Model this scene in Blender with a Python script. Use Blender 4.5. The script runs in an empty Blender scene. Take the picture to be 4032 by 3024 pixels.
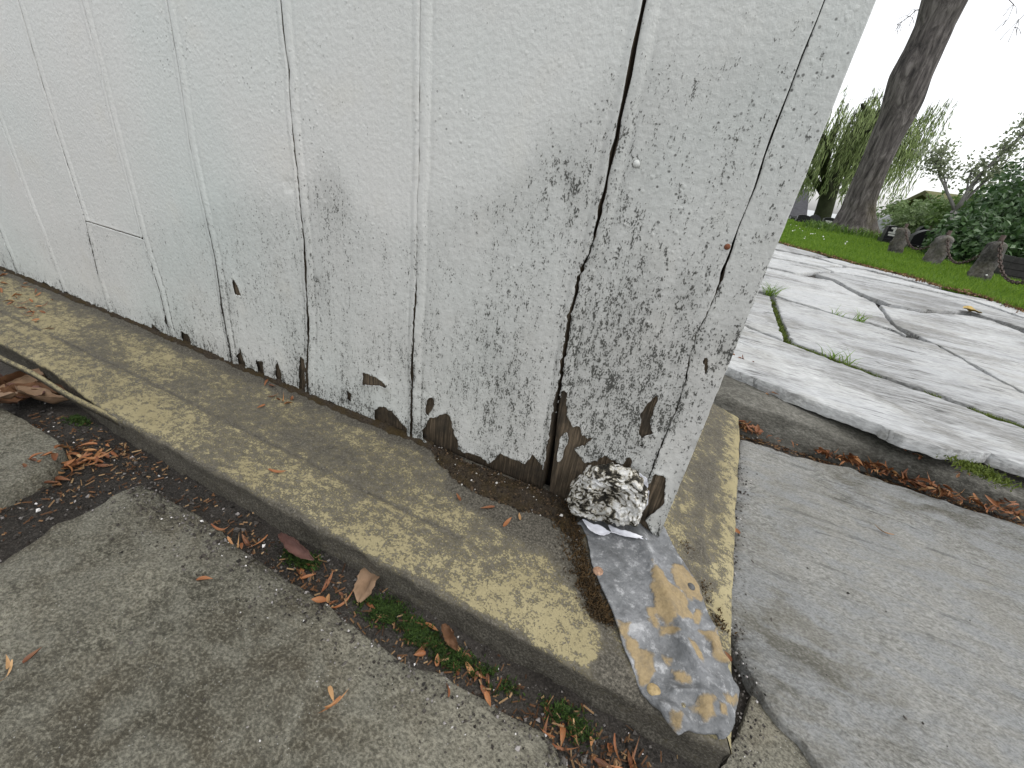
import bpy, math, random
import numpy as np
from mathutils import Vector, Matrix, noise as mnoise

rng = np.random.default_rng(11)
random.seed(11)
sc = bpy.context.scene
C = sc.collection
R_ = math.radians

# ------------------------------------------------------------------ camera
IMG_W, IMG_H, FOC = 4032.0, 3024.0, 1669.0      # photo size and focal length in pixels
CAM_H = 0.35
def _unit(v):
    v = np.array(v, float); return v / np.linalg.norm(v)
_down = _unit((-484.4, 3223.0, FOC))
_left = np.array((-4695.0, -1570.0, FOC)); _left = _unit(_left - _down * (_left @ _down))
AX = -_left; AZ = -_down; AY = np.cross(AZ, AX)
ROT = np.array([AX, AY, AZ])
cam_d = bpy.data.cameras.new('camera')
cam = bpy.data.objects.new('camera', cam_d); C.objects.link(cam)
_r, _d, _f = ROT @ (1, 0, 0), ROT @ (0, 1, 0), ROT @ (0, 0, 1)
cam.matrix_world = Matrix(((_r[0], -_d[0], -_f[0], 0), (_r[1], -_d[1], -_f[1], 0), (_r[2], -_d[2], -_f[2], CAM_H), (0, 0, 0, 1)))
cam_d.sensor_width = 36.0
cam_d.lens = 36.0 * FOC / IMG_W
cam_d.clip_start = 0.01
cam_d.clip_end = 3000
sc.camera = cam

# ------------------------------------------------------------------ light
SUN_EL, SUN_AZ = R_(66), R_(98)                  # azimuth measured from +Y towards +X: behind the wall, to the right
world = bpy.data.worlds.new('World'); sc.world = world; world.use_nodes = True
wn = world.node_tree
sky = wn.nodes.new('ShaderNodeTexSky'); sky.sky_type = 'NISHITA'; sky.sun_disc = False
sky.sun_elevation = SUN_EL; sky.sun_rotation = SUN_AZ
sky.air_density = 1.0; sky.dust_density = 2.0; sky.ozone_density = 1.0
hsv = wn.nodes.new('ShaderNodeHueSaturation'); hsv.inputs['Saturation'].default_value = 0.12
wn.links.new(sky.outputs[0], hsv.inputs['Color'])
bg = wn.nodes['Background']; bg.inputs[1].default_value = 0.15
wn.links.new(hsv.outputs[0], bg.inputs[0])
sd = bpy.data.lights.new('sun', 'SUN'); sd.energy = 0.5; sd.angle = R_(50); sd.color = (1, 0.96, 0.9)
sun = bpy.data.objects.new('sun', sd); C.objects.link(sun)
_sv = Vector((math.sin(SUN_AZ) * math.cos(SUN_EL), math.cos(SUN_AZ) * math.cos(SUN_EL), math.sin(SUN_EL)))
sun.rotation_euler = _sv.to_track_quat('Z', 'Y').to_euler()
sc.view_settings.view_transform = 'Standard'
sc.view_settings.look = 'None'
sc.view_settings.exposure = 1.05
sc.view_settings.gamma = 1.0

# ------------------------------------------------------------------ measuring from the photograph (pixels of a 2212 x 1659 copy)
DS = IMG_W / 2212.0
def ray(x, y):
    return ROT @ np.array((x * DS - IMG_W / 2, y * DS - IMG_H / 2, FOC))
def gz(x, y, z=0.0):
    r = ray(x, y); t = (z - CAM_H) / r[2]
    return np.array((r[0] * t, r[1] * t, z))
def wy(x, y, Y):
    r = ray(x, y); t = Y / r[1]
    return np.array((r[0] * t, Y, r[2] * t + CAM_H))
def gpoly(pts, z): return np.array([gz(x, y, z)[:2] for x, y in pts])

# ------------------------------------------------------------------ numpy noise
def _hash(ix, iy, s):
    n = (ix.astype(np.int64) * 374761393 + iy.astype(np.int64) * 668265263 + s * 1442695041) & 0xffffffff
    n = ((n ^ (n >> 13)) * 1274126177) & 0xffffffff
    n = ((n ^ (n >> 16)) * 2246822519) & 0xffffffff
    return ((n ^ (n >> 15)) & 0xffff) / 65535.0
def vnoise(x, y, s=0):
    x = np.asarray(x, float); y = np.asarray(y, float)
    ix = np.floor(x); iy = np.floor(y); fx = x - ix; fy = y - iy
    fx = fx * fx * (3 - 2 * fx); fy = fy * fy * (3 - 2 * fy)
    a = _hash(ix, iy, s); b = _hash(ix + 1, iy, s); c = _hash(ix, iy + 1, s); d = _hash(ix + 1, iy + 1, s)
    return (a + (b - a) * fx + (c - a) * fy + (a - b - c + d) * fx * fy) * 2 - 1
def fbm(x, y, o=4, s=0):
    x = np.asarray(x, float); y = np.asarray(y, float)
    r = 0; a = 1.0; t = 0
    for k in range(o):
        r = r + a * vnoise(x * 2 ** k + 13.7 * k, y * 2 ** k + 7.3 * k, s + k); t += a; a *= 0.5
    return r / t
def sstep(a, b, x):
    t = np.clip((np.asarray(x, float) - a) / (b - a), 0, 1); return t * t * (3 - 2 * t)
def sdf(P, u, v):
    """signed distance to a polygon, positive inside"""
    P = np.asarray(P, float); u = np.asarray(u, float); v = np.asarray(v, float)
    d = np.full(u.shape, 1e9); ins = np.zeros(u.shape, bool); n = len(P)
    for i in range(n):
        ax, ay = P[i]; bx, by = P[(i + 1) % n]
        ex, ey = bx - ax, by - ay
        t = np.clip(((u - ax) * ex + (v - ay) * ey) / (ex * ex + ey * ey + 1e-18), 0, 1)
        d = np.minimum(d, np.hypot(u - ax - t * ex, v - ay - t * ey))
        cr = ((ay > v) != (by > v)) & (u < (bx - ax) * (v - ay) / (by - ay + 1e-18) + ax)
        ins ^= cr
    return np.where(ins, d, -d)

# ------------------------------------------------------------------ mesh helpers
WPOS = {}
def link(name, me, parent=None, local=False):
    o = bpy.data.objects.new(name, me); C.objects.link(o)
    if parent is not None:
        o.parent = parent
        if not local:
            o.location = -WPOS.get(parent.name, Vector((0, 0, 0)))
        WPOS[o.name] = Vector((0, 0, 0))
    else:
        WPOS[o.name] = Vector((0, 0, 0))
    return o
def tag(o, label=None, cat=None, group=None, kind=None):
    if label: o['label'] = label
    if cat: o['category'] = cat
    if group: o['group'] = group
    if kind: o['kind'] = kind
    return o
def thing(name, loc, label, cat, group=None):
    o = bpy.data.objects.new(name, None); C.objects.link(o)
    o.empty_display_size = 0.05; o.location = loc
    WPOS[o.name] = Vector(loc)
    return tag(o, label, cat, group)
def mkmesh(name, V, F, mats, smooth=True, attrs=None, midx=None):
    """F: list of faces or int array (n,3)/(n,4)"""
    me = bpy.data.meshes.new(name)
    V = np.asarray(V, np.float32)
    if isinstance(F, np.ndarray):
        k = F.shape[1]; n = len(F)
        me.vertices.add(len(V)); me.vertices.foreach_set('co', V.ravel())
        me.loops.add(n * k); me.loops.foreach_set('vertex_index', F.astype(np.int32).ravel())
        me.polygons.add(n)
        me.polygons.foreach_set('loop_start', np.arange(0, n * k, k, dtype=np.int32))
        me.polygons.foreach_set('loop_total', np.full(n, k, np.int32))
        me.update(calc_edges=True)
    else:
        me.from_pydata([tuple(map(float, v)) for v in V], [], [tuple(map(int, f)) for f in F]); me.update()
    if not isinstance(mats, (list, tuple)): mats = [mats]
    for m in mats: me.materials.append(m)
    if midx is not None: me.polygons.foreach_set('material_index', np.asarray(midx, np.int32))
    me.polygons.foreach_set('use_smooth', np.full(len(me.polygons), smooth))
    for k, a in (attrs or {}).items():
        at = me.attributes.new(k, 'FLOAT', 'POINT'); at.data.foreach_set('value', np.asarray(a, np.float32))
    me.validate()
    return me
def march(us, vs, F):
    """part of the grid where F > 0 as triangles with the rim cut along F = 0; returns uv, tris, field"""
    nu, nv = len(us), len(vs)
    gid = np.arange(nu * nv).reshape(nu, nv)
    U, Vv = np.meshgrid(us, vs, indexing='ij'); Ff = F.ravel()
    pu = [U.ravel()]; pv = [Vv.ravel()]; pf = [Ff]; off = nu * nv
    def fam(a, b):
        nonlocal off
        fa, fb = Ff[a], Ff[b]; den = np.where(np.abs(fa - fb) < 1e-12, 1e-12, fa - fb); t = np.clip(fa / den, 0.0, 1.0)
        pu.append(pu[0][a] * (1 - t) + pu[0][b] * t); pv.append(pv[0][a] * (1 - t) + pv[0][b] * t); pf.append(np.zeros(a.size))
        i = off + np.arange(a.size); off += a.size; return i
    eh = fam(gid[:-1, :].ravel(), gid[1:, :].ravel()).reshape(nu - 1, nv)
    ev = fam(gid[:, :-1].ravel(), gid[:, 1:].ravel()).reshape(nu, nv - 1)
    ed = fam(gid[:-1, :-1].ravel(), gid[1:, 1:].ravel()).reshape(nu - 1, nv - 1)
    a, b, c, d = gid[:-1, :-1], gid[1:, :-1], gid[1:, 1:], gid[:-1, 1:]
    T = np.concatenate([np.stack([a, b, c], -1).reshape(-1, 3), np.stack([a, c, d], -1).reshape(-1, 3)])
    E = np.concatenate([np.stack([eh[:, :-1], ev[1:, :], ed], -1).reshape(-1, 3), np.stack([ed, eh[:, 1:], ev[:-1, :]], -1).reshape(-1, 3)])
    s = Ff[T] > 0; cnt = s.sum(1); out = [T[cnt == 3]]
    for k in range(3):
        m = (cnt == 1) & s[:, k]
        out.append(np.stack([T[m, k], E[m, k], E[m, (k + 2) % 3]], -1))
        m = (cnt == 2) & ~s[:, k]
        p, q, r2, r1 = T[m, (k + 1) % 3], T[m, (k + 2) % 3], E[m, (k + 2) % 3], E[m, k]
        out.append(np.stack([p, q, r2], -1)); out.append(np.stack([p, r2, r1], -1))
    tri = np.concatenate(out)
    u = np.concatenate(pu); v = np.concatenate(pv); f = np.concatenate(pf)
    used, inv = np.unique(tri, return_inverse=True)
    tri = inv.reshape(-1, 3)
    return u[used], v[used], tri, f[used]
def rim(V, tri, vec):
    """extrude the border edges of a triangle sheet by vec (array per vertex or one vector); returns V, tri, index of copied verts"""
    e = np.concatenate([tri[:, [0, 1]], tri[:, [1, 2]], tri[:, [2, 0]]])
    key = np.minimum(e[:, 0], e[:, 1]).astype(np.int64) * (len(V) + 1) + np.maximum(e[:, 0], e[:, 1])
    uq, idx, cnt = np.unique(key, return_index=True, return_counts=True)
    be = e[idx[cnt == 1]]
    vs = np.unique(be); mp = np.full(len(V), -1); mp[vs] = len(V) + np.arange(len(vs))
    vec = np.asarray(vec, float); vec = vec[vs] if vec.ndim == 2 else vec
    V2 = np.concatenate([V, V[vs] + vec])
    q = np.concatenate([np.stack([be[:, 1], be[:, 0], mp[be[:, 0]]], -1), np.stack([be[:, 1], mp[be[:, 0]], mp[be[:, 1]]], -1)])
    return V2, np.concatenate([tri, q]), vs
def box(x0, x1, y0, y1, z0, z1):
    V = [(x0, y0, z0), (x1, y0, z0), (x1, y1, z0), (x0, y1, z0), (x0, y0, z1), (x1, y0, z1), (x1, y1, z1), (x0, y1, z1)]
    F = [(0, 3, 2, 1), (4, 5, 6, 7), (0, 1, 5, 4), (1, 2, 6, 5), (2, 3, 7, 6), (3, 0, 4, 7)]
    return V, F
def tube(pts, rad, n=8, seed=0, rough=0.0, cap=True):
    """tapered tube along a polyline"""
    pts = [Vector(p) for p in pts]; V = []; F = []
    up = Vector((0.31, 0.2, 0.93))
    for i, p in enumerate(pts):
        t = (pts[min(i + 1, len(pts) - 1)] - pts[max(i - 1, 0)]).normalized()
        a = t.cross(up)
        if a.length < 1e-3: a = t.cross(Vector((1, 0, 0)))
        a.normalize(); b = t.cross(a)
        for k in range(n):
            th = 2 * math.pi * k / n
            d = a * math.cos(th) + b * math.sin(th)
            r = rad[i]
            if rough: r *= 1 + rough * mnoise.noise(Vector((p.x * 3 + d.x * 1.7 + seed, p.y * 3 + d.y * 1.7, p.z * 1.5)))
            V.append(tuple(p + d * r))
    for i in range(len(pts) - 1):
        for k in range(n):
            a = i * n + k; b = i * n + (k + 1) % n
            F.append((a, b, b + n, a + n))
    if cap:
        F.append(tuple(range(n - 1, -1, -1))); F.append(tuple((len(pts) - 1) * n + k for k in range(n)))
    return V, F
def merge(parts):
    V = []; F = []
    for v, f in parts:
        o = len(V); V += [tuple(x) for x in v]; F += [tuple(i + o for i in q) for q in f]
    return V, F

# ------------------------------------------------------------------ material helper
class Mat:
    def __init__(s, name, rough=0.8, spec=0.3, metal=0.0, obj=False):
        s.m = bpy.data.materials.new(name); s.m.use_nodes = True; s.t = s.m.node_tree
        s.b = s.t.nodes['Principled BSDF']
        s.b.inputs['Roughness'].default_value = rough
        s.b.inputs['Specular IOR Level'].default_value = spec
        s.b.inputs['Metallic'].default_value = metal
        if obj: s.pos = s.t.nodes.new('ShaderNodeTexCoord').outputs['Object']
        else: s.pos = s.t.nodes.new('ShaderNodeNewGeometry').outputs['Position']
        s.h = None
    def L(s, a, b): s.t.links.new(a, b)
    def put(s, sock, v):
        if isinstance(v, bpy.types.NodeSocket): s.L(v, sock)
        elif isinstance(v, tuple) and len(v) == 3 and len(sock.default_value) == 4: sock.default_value = (*v, 1)
        else: sock.default_value = v
    def map(s, sc_, rot=(0, 0, 0)):
        n = s.t.nodes.new('ShaderNodeMapping'); s.L(s.pos, n.inputs[0])
        n.inputs['Scale'].default_value = sc_; n.inputs['Rotation'].default_value = rot
        return n.outputs[0]
    def noise(s, scale, detail=4, rough=0.55, vec=None, dist=0.0):
        n = s.t.nodes.new('ShaderNodeTexNoise'); s.L(vec or s.pos, n.inputs['Vector'])
        n.inputs['Scale'].default_value = scale; n.inputs['Detail'].default_value = detail
        n.inputs['Roughness'].default_value = rough; n.inputs['Distortion'].default_value = dist
        return n.outputs['Fac']
    def vor(s, scale, vec=None, feature='F1', out='Distance', rnd=1.0):
        n = s.t.nodes.new('ShaderNodeTexVoronoi'); n.feature = feature; s.L(vec or s.pos, n.inputs['Vector'])
        n.inputs['Scale'].default_value = scale; n.inputs['Randomness'].default_value = rnd
        return n.outputs[out]
    def ramp(s, fac, stops, interp='LINEAR'):
        n = s.t.nodes.new('ShaderNodeValToRGB'); s.L(fac, n.inputs[0]); e = n.color_ramp.elements; n.color_ramp.interpolation = interp
        while len(e) < len(stops): e.new(0.5)
        for k, (p, c) in zip(e, stops):
            k.position = p; k.color = (c, c, c, 1) if not isinstance(c, tuple) else (*c, 1)
        return n.outputs['Color']
    def mix(s, fac, a, b, mode='MIX'):
        n = s.t.nodes.new('ShaderNodeMix'); n.data_type = 'RGBA'; n.blend_type = mode
        s.put(n.inputs[0], fac); s.put(n.inputs[6], a); s.put(n.inputs[7], b); return n.outputs[2]
    def mth(s, op, a, b=0.0, c=None, clamp=False):
        n = s.t.nodes.new('ShaderNodeMath'); n.operation = op; n.use_clamp = clamp
        s.put(n.inputs[0], a); s.put(n.inputs[1], b)
        if c is not None: s.put(n.inputs[2], c)
        return n.outputs[0]
    def attr(s, name):
        n = s.t.nodes.new('ShaderNodeAttribute'); n.attribute_name = name; return n.outputs['Fac']
    def rand(s): return s.t.nodes.new('ShaderNodeObjectInfo').outputs['Random']
    def island(s): return s.t.nodes.new('ShaderNodeNewGeometry').outputs['Random Per Island']
    def bump(s, h, dist, strength=1.0):
        n = s.t.nodes.new('ShaderNodeBump'); n.inputs['Distance'].default_value = dist; n.inputs['Strength'].default_value = strength
        s.L(h, n.inputs['Height'])
        if s.h is not None: s.L(s.h, n.inputs['Normal'])
        s.h = n.outputs[0]; s.L(s.h, s.b.inputs['Normal'])
    def col(s, c): s.put(s.b.inputs['Base Color'], c)
    def rough(s, r): s.put(s.b.inputs['Roughness'], r)
    def done(s): return s.m

# -- white paint on the boards, speckled with mould where the attribute says
def paint_material():
    m = Mat('white_paint', 0.5, 0.35)
    big = m.noise(3.5, 3, 0.5); mid = m.noise(14, 3, 0.5)
    base = m.ramp(big, [(0.3, (0.575, 0.615, 0.59)), (0.5, (0.625, 0.638, 0.612)), (0.7, (0.645, 0.635, 0.61))])
    base = m.mix(m.ramp(mid, [(0.58, 0.0), (0.8, 0.5)]), base, (0.62, 0.61, 0.545))
    streak = m.noise(1, 4, 0.6, m.map((420, 420, 16)))
    base = m.mix(m.ramp(streak, [(0.35, 0.16), (0.6, 0.0)]), base, (0.5, 0.5, 0.47))
    d = m.attr('mould')
    n1 = m.noise(1, 3, 0.65, m.map((820, 820, 460)))
    n3 = m.noise(1, 3, 0.65, m.map((300, 300, 130)))
    n2 = m.noise(1, 3, 0.6, m.map((60, 60, 30)))
    v = m.mth('ADD', m.mth('MULTIPLY', n1, 0.75), m.mth('MULTIPLY', n3, 0.55))
    v = m.mth('ADD', v, m.mth('MULTIPLY', m.noise(1, 4, 0.6, m.map((210, 210, 14))), 0.22))
    v = m.mth('ADD', v, m.mth('MULTIPLY', n2, 0.16))
    v = m.mth('ADD', v, m.mth('MULTIPLY', d, 0.25))
    sp = m.ramp(m.mth('SUBTRACT', v, 0.2), [(0.83, 0.0), (0.885, 1.0)])
    haze = m.mth('MULTIPLY', m.ramp(m.mth('ADD', m.mth('MULTIPLY', n3, 0.25), m.mth('ADD', m.mth('MULTIPLY', streak, 0.25), m.mth('MULTIPLY', d, 0.75))), [(0.28, 0.0), (0.85, 1.0)]), 0.62)
    base = m.mix(haze, base, (0.27, 0.275, 0.258))
    mcol = m.ramp(n1, [(0.3, (0.012, 0.012, 0.010)), (0.75, (0.07, 0.07, 0.06))])
    base = m.mix(m.mth('MULTIPLY', sp, 0.92), base, mcol)
    dots = m.vor(150); dn = m.noise(9, 3, 0.6)
    dm = m.ramp(dots, [(0.10, 1.0), (0.16, 0.0)])
    dm = m.mth('MULTIPLY', dm, m.ramp(m.mth('ADD', dn, m.mth('MULTIPLY', d, 0.3)), [(0.55, 0.0), (0.68, 0.8)]))
    base = m.mix(dm, base, (0.05, 0.05, 0.045))
    m.col(base)
    m.rough(m.mth('ADD', m.mth('MULTIPLY', d, 0.3), 0.42, clamp=True))
    bl = m.vor(140); bls = m.mth('MULTIPLY', m.ramp(bl, [(0.05, 1.0), (0.26, 0.0)]), m.ramp(dn, [(0.5, 0.0), (0.6, 0.45)]))
    hgt = m.mth('ADD', m.mth('ADD', m.mth('MULTIPLY', m.noise(230, 3, 0.5), 0.8), bls), m.mth('ADD', m.mth('MULTIPLY', n1, 0.4), m.mth('MULTIPLY', streak, 0.25)))
    m.bump(hgt, 0.0011, 0.75)
    return m.done()
def wood_material(name='bare_wood', dark=1.0):
    m = Mat(name, 0.85, 0.2)
    g = m.noise(1, 6, 0.65, m.map((520, 520, 22)), 0.4); p = m.noise(40, 4, 0.6)
    c = m.ramp(g, [(0.3, (0.03, 0.024, 0.018)), (0.48, (0.115, 0.09, 0.062)), (0.68, (0.25, 0.19, 0.13))])
    c = m.mix(m.ramp(p, [(0.48, 0.0), (0.66, 0.7)]), c, (0.05, 0.044, 0.036))
    if dark != 1.0: c = m.mix(1.0, c, (dark, dark, dark), 'MULTIPLY')
    m.col(c); m.bump(g, 0.004, 0.9)
    return m.done()
def stone_material(name, c0, c1, c2, along=(90, 90, 90), rot=0.0, speck=0.5, bump=1.0, pale=None, stain=(0.09, 0.08, 0.06), vein=0.0, grain=0.5):
    m = Mat(name, 0.75, 0.35)
    vec = m.map(along, (0, 0, rot))
    fine = m.noise(1, 5, 0.75, vec); big = m.noise(9, 5, 0.65, None, 0.6); gr = m.noise(1, 2, 0.6, m.map(tuple(min(560, 2.9 * x) for x in along), (0, 0, rot)))
    c = m.ramp(fine, [(0.385, c0), (0.5, c1), (0.625, c2)])
    c = m.mix(m.ramp(big, [(0.44, 0.0), (0.62, 0.8)]), c, stain)
    lg = m.noise(3.2, 4, 0.6, None, 0.4); c = m.mix(m.ramp(lg, [(0.42, 0.42), (0.56, 0.0)]), c, tuple(1.25 * x for x in c2)); c = m.mix(m.ramp(lg, [(0.5, 0.0), (0.64, 0.5)]), c, tuple(0.8 * x for x in c0))
    if pale:
        pb = m.noise(3, 4, 0.65, m.map((along[0] * 0.05, along[1] * 0.05, along[2] * 0.05), (0, 0, rot)), 0.5)
        c = m.mix(m.ramp(pb, [(0.45, 0.0), (0.62, 0.85)]), c, pale)
    c = m.mix(m.ramp(gr, [(0.38, 0.65 * grain), (0.52, 0.0)]), c, tuple(0.5 * x for x in c0))
    c = m.mix(m.ramp(gr, [(0.52, 0.0), (0.66, 0.55 * grain)]), c, tuple(min(1, 1.25 * x) for x in c2))
    mica = m.ramp(m.vor(330), [(0.07, 1.0), (0.13, 0.0)])
    rn = m.ramp(m.noise(55, 2, 0.5), [(0.5, 0.0), (0.62, 1.0)])
    c = m.mix(m.mth('MULTIPLY', m.mth('MULTIPLY', mica, rn), speck), c, (0.62, 0.62, 0.6))
    if vein:
        vn = m.noise(1, 4, 0.6, m.map((2.2, 26, 10), (0, 0, rot)), 0.3); vm = m.noise(5, 3, 0.6)
        vk = m.mth('MULTIPLY', m.ramp(vn, [(0.482, 0.0), (0.5, 1.0), (0.518, 0.0)]), m.ramp(vm, [(0.46, 0.0), (0.6, 1.0)]))
        c = m.mix(m.mth('MULTIPLY', vk, vein), c, tuple(0.35 * x for x in c0))
    ob = m.rand()
    c = m.mix(1.0, c, m.ramp(ob, [(0.0, 0.86), (1.0, 1.1)]), 'MULTIPLY')
    m.col(c)
    m.bump(m.mth('ADD', fine, m.mth('MULTIPLY', gr, 0.22)), 0.0048 * bump, 0.85)
    return m.done()
def sill_material(name='sill_paint', stone=False):
    m = Mat(name, 0.85, 0.15)
    w = m.attr('wear_shade')
    n = m.noise(1, 6, 0.75, m.map((95, 140, 140))); f = m.noise(520, 4, 0.7); b = m.noise(9, 4, 0.6, None, 0.5)
    yel = m.ramp(b, [(0.3, (0.25, 0.215, 0.122)), (0.7, (0.325, 0.285, 0.168))])
    grey = m.ramp(f, [(0.3, (0.022, 0.020, 0.016)), (0.5, (0.075, 0.069, 0.056)), (0.7, (0.175, 0.16, 0.13))])
    v = m.mth('ADD', m.mth('ADD', m.mth('MULTIPLY', n, 0.95), m.mth('MULTIPLY', f, 0.95)), m.mth('MULTIPLY', w, 0.42))
    v = m.mth('ADD', v, m.mth('SUBTRACT', m.mth('MULTIPLY', b, 0.30), 0.445))
    k = m.ramp(v, [(0.715, 0.0), (0.76, 0.8), (0.98, 1.0)])
    m.col(m.mix(k, yel, grey))
    m.bump(m.mth('ADD', m.mth('MULTIPLY', f, 0.7), m.mth('SUBTRACT', 1.0, m.mth('MULTIPLY', k, 0.6))), 0.0016, 0.8)
    return m.done()
def flat(name, c, rough=0.8, spec=0.3, var=0.25, scale=40.0, metal=0.0, bump=0.0, obj=False):
    m = Mat(name, rough, spec, metal, obj)
    n = m.noise(scale, 4, 0.6)
    lo = tuple(x * (1 - var) for x in c); hi = tuple(min(1, x * (1 + var)) for x in c)
    m.col(m.ramp(n, [(0.3, lo), (0.7, hi)]))
    if bump: m.bump(n, bump, 0.7)
    return m.done()
def leafy(name, c0, c1, rough=0.5, trans=0.25):
    m = Mat(name, rough, 0.35)
    m.col(m.ramp(m.island(), [(0.0, c0), (1.0, c1)]))
    try: m.b.inputs['Transmission Weight'].default_value = 0.0
    except Exception: pass
    t = m.t; tr = t.nodes.new('ShaderNodeBsdfTranslucent'); mx = t.nodes.new('ShaderNodeMixShader')
    m.put(tr.inputs[0], m.ramp(m.island(), [(0.0, tuple(min(1, x * 1.5) for x in c0)), (1.0, tuple(min(1, x * 1.5) for x in c1))]))
    mx.inputs[0].default_value = trans
    m.L(m.b.outputs[0], mx.inputs[1]); m.L(tr.outputs[0], mx.inputs[2])
    m.L(mx.outputs[0], t.nodes['Material Output'].inputs[0])
    return m.done()

M_PAINT = paint_material()
M_WOOD = wood_material()
M_CORE = flat('dark_core', (0.012, 0.010, 0.008), 0.9, 0.1)
M_SILL = sill_material()
M_SLAB = stone_material('slab_stone', (0.055, 0.051, 0.036), (0.155, 0.146, 0.108), (0.30, 0.285, 0.225), (150, 200, 190), R_(25), 0.7, 1.5, (0.195, 0.187, 0.148), (0.115, 0.098, 0.066), 0.0, 0.7)
M_SCHIST = stone_material('schist_slab', (0.08, 0.079, 0.066), (0.21, 0.209, 0.188), (0.36, 0.357, 0.335), (120, 250, 150), R_(-18), 0.45, 1.4, (0.29, 0.30, 0.30), (0.125, 0.117, 0.088), 0.6, 0.45)
M_PALE = stone_material('pale_slab', (0.15, 0.15, 0.145), (0.33, 0.335, 0.33), (0.46, 0.468, 0.464), (22, 100, 90), R_(6), 0.25, 1.0, (0.40, 0.41, 0.415), (0.22, 0.215, 0.195), 0.95, 0.3)
M_KERB = stone_material('kerb_stone', (0.045, 0.044, 0.036), (0.10, 0.096, 0.08), (0.17, 0.165, 0.145), (70, 110, 110), 0.0, 0.3, 1.0, None, (0.05, 0.046, 0.035))
M_GRITBED = stone_material('grit_bed', (0.012, 0.010, 0.008), (0.032, 0.028, 0.023), (0.085, 0.076, 0.066), (420, 420, 420), 0.0, 0.6, 1.2, None, (0.03, 0.024, 0.018))

# ================================================================== SETTING: lower ground, grit bed, slabs
YW = gz(1575 / DS, 1707 / DS, 0.042)[1]          # plane of the painted wall face
Y0 = 0.206                                       # front edge of the sill
XC = wy(2965 / DS, 1200 / DS, YW)[0]             # outer corner of the wall
XS = 0.116                                       # outer edge of the return sill
def sill_z(x, y):
    """height of the sill top (front and return wings both fall outwards)"""
    a = np.clip((np.asarray(y) - Y0) / (YW - Y0), 0, 1.3); b = np.clip((XS - np.asarray(x)) / (XS - XC), 0, 1.3)
    return 0.024 + 0.019 * np.minimum(a, b)

V, F = box(-9, 9, -9, 0.9, -0.4, -0.06)
o = tag(link('ground', mkmesh('ground', V, F, M_GRITBED, False)), kind='structure')

S1 = [(-260, 1330), (0, 1206), (82, 1154), (186, 1098), (290, 1045), (306, 1040), (322, 1053), (353, 1065), (372, 1080), (409, 1098), (446, 1122), (500, 1165), (560, 1205), (623, 1250), (697, 1297), (790, 1370), (865, 1421), (957, 1455), (1050, 1507), (1106, 1540), (1180, 1585), (1235, 1665), (1240, 2100), (-300, 2300)]
S2 = [(-200, 905), (-60, 868), (0, 875), (36, 895), (67, 914), (91, 926), (131, 958), (139, 970), (118, 995), (103, 1014), (50, 1036), (0, 1057), (-200, 1150)]
S3 = [(1601, 948), (1663, 967), (1714, 981), (1790, 1000), (1845, 1011), (1918, 1040), (2020, 1073), (2136, 1109), (2212, 1131), (2420, 1200), (2420, 2200), (1990, 1860), (1850, 1730), (1781, 1659), (1737, 1600), (1685, 1552), (1659, 1514), (1621, 1444), (1592, 1399), (1574, 1358), (1575, 1317), (1584, 1150)]
S4 = [(1541, 1642), (1562, 1618), (1600, 1585), (1628, 1500), (1655, 1535), (1676, 1560), (1728, 1609), (1768, 1659), (1835, 1730), (1985, 1880), (1560, 1900)]
ZS = {'S1': 0.0, 'S2': 0.010, 'S3': 0.007, 'S4': -0.002}
def grit_h(x, y):
    return -0.011 + 0.004 * fbm(x * 25, y * 25, 3, 5) + 0.0025 * fbm(x * 160, y * 160, 2, 9)
# bed of grit between the slabs
us = np.arange(-1.5, 1.0, 0.006); vs = np.arange(-0.5, 0.80, 0.006)
U, W = np.meshgrid(us, vs, indexing='ij')
gv = np.stack([U, W, grit_h(U, W)], -1).reshape(-1, 3)
gi = np.arange(len(us) * len(vs)).reshape(len(us), len(vs))
gf = np.stack([gi[:-1, :-1], gi[1:, :-1], gi[1:, 1:], gi[:-1, 1:]], -1).reshape(-1, 4)
pav = tag(link('pavement', mkmesh('pavement', gv, gf, M_GRITBED)), kind='structure')

def slab(name, poly, z, mat, parent, step=0.004, rough=0.002, edge=0.004, thick=0.03, seed=1, tilt=(0, 0), rag=0.0025, label=None):
    """flagstone: top sheet cut along a ragged outline, with worn edges and real sides"""
    P = np.asarray(poly); lo = P.min(0) - 0.01; hi = P.max(0) + 0.01
    us = np.arange(lo[0], hi[0] + step, step); vs = np.arange(lo[1], hi[1] + step, step)
    U, W = np.meshgrid(us, vs, indexing='ij')
    Fd = sdf(P, U, W) + rag * fbm(U * 45, W * 45, 4, seed)
    u, v, tri, f = march(us, vs, Fd)
    c = P.mean(0)
    zz = z + rough * fbm(u * 22, v * 34, 5, seed + 3) + 0.35 * rough * fbm(u * 140, v * 220, 2, seed + 8)
    zz -= edge * np.exp(-f / (edge * 1.2)) * (0.7 + 0.6 * vnoise(u * 60, v * 60, seed))
    zz += tilt[0] * (u - c[0]) + tilt[1] * (v - c[1])
    Vv = np.stack([u, v, zz], -1)
    Vv, tri, _ = rim(Vv, tri, np.array((0, 0, -thick)))
    o = link(name, mkmesh(name, Vv, tri, mat), parent)
    if label: o['label'] = label
    return o
P1, P2, P3, P4 = (gpoly(p, ZS[k]) for k, p in (('S1', S1), ('S2', S2), ('S3', S3), ('S4', S4)))
slab('flagstone', P1, ZS['S1'], M_SLAB, pav, 0.003, 0.0028, 0.005, 0.04, 1, label='large dark grey flagstone in the near left foreground')
slab('flagstone', P2, ZS['S2'], M_SLAB, pav, 0.004, 0.0025, 0.003, 0.05, 21, label='raised grey flagstone at the left edge with a mossy side')
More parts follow.
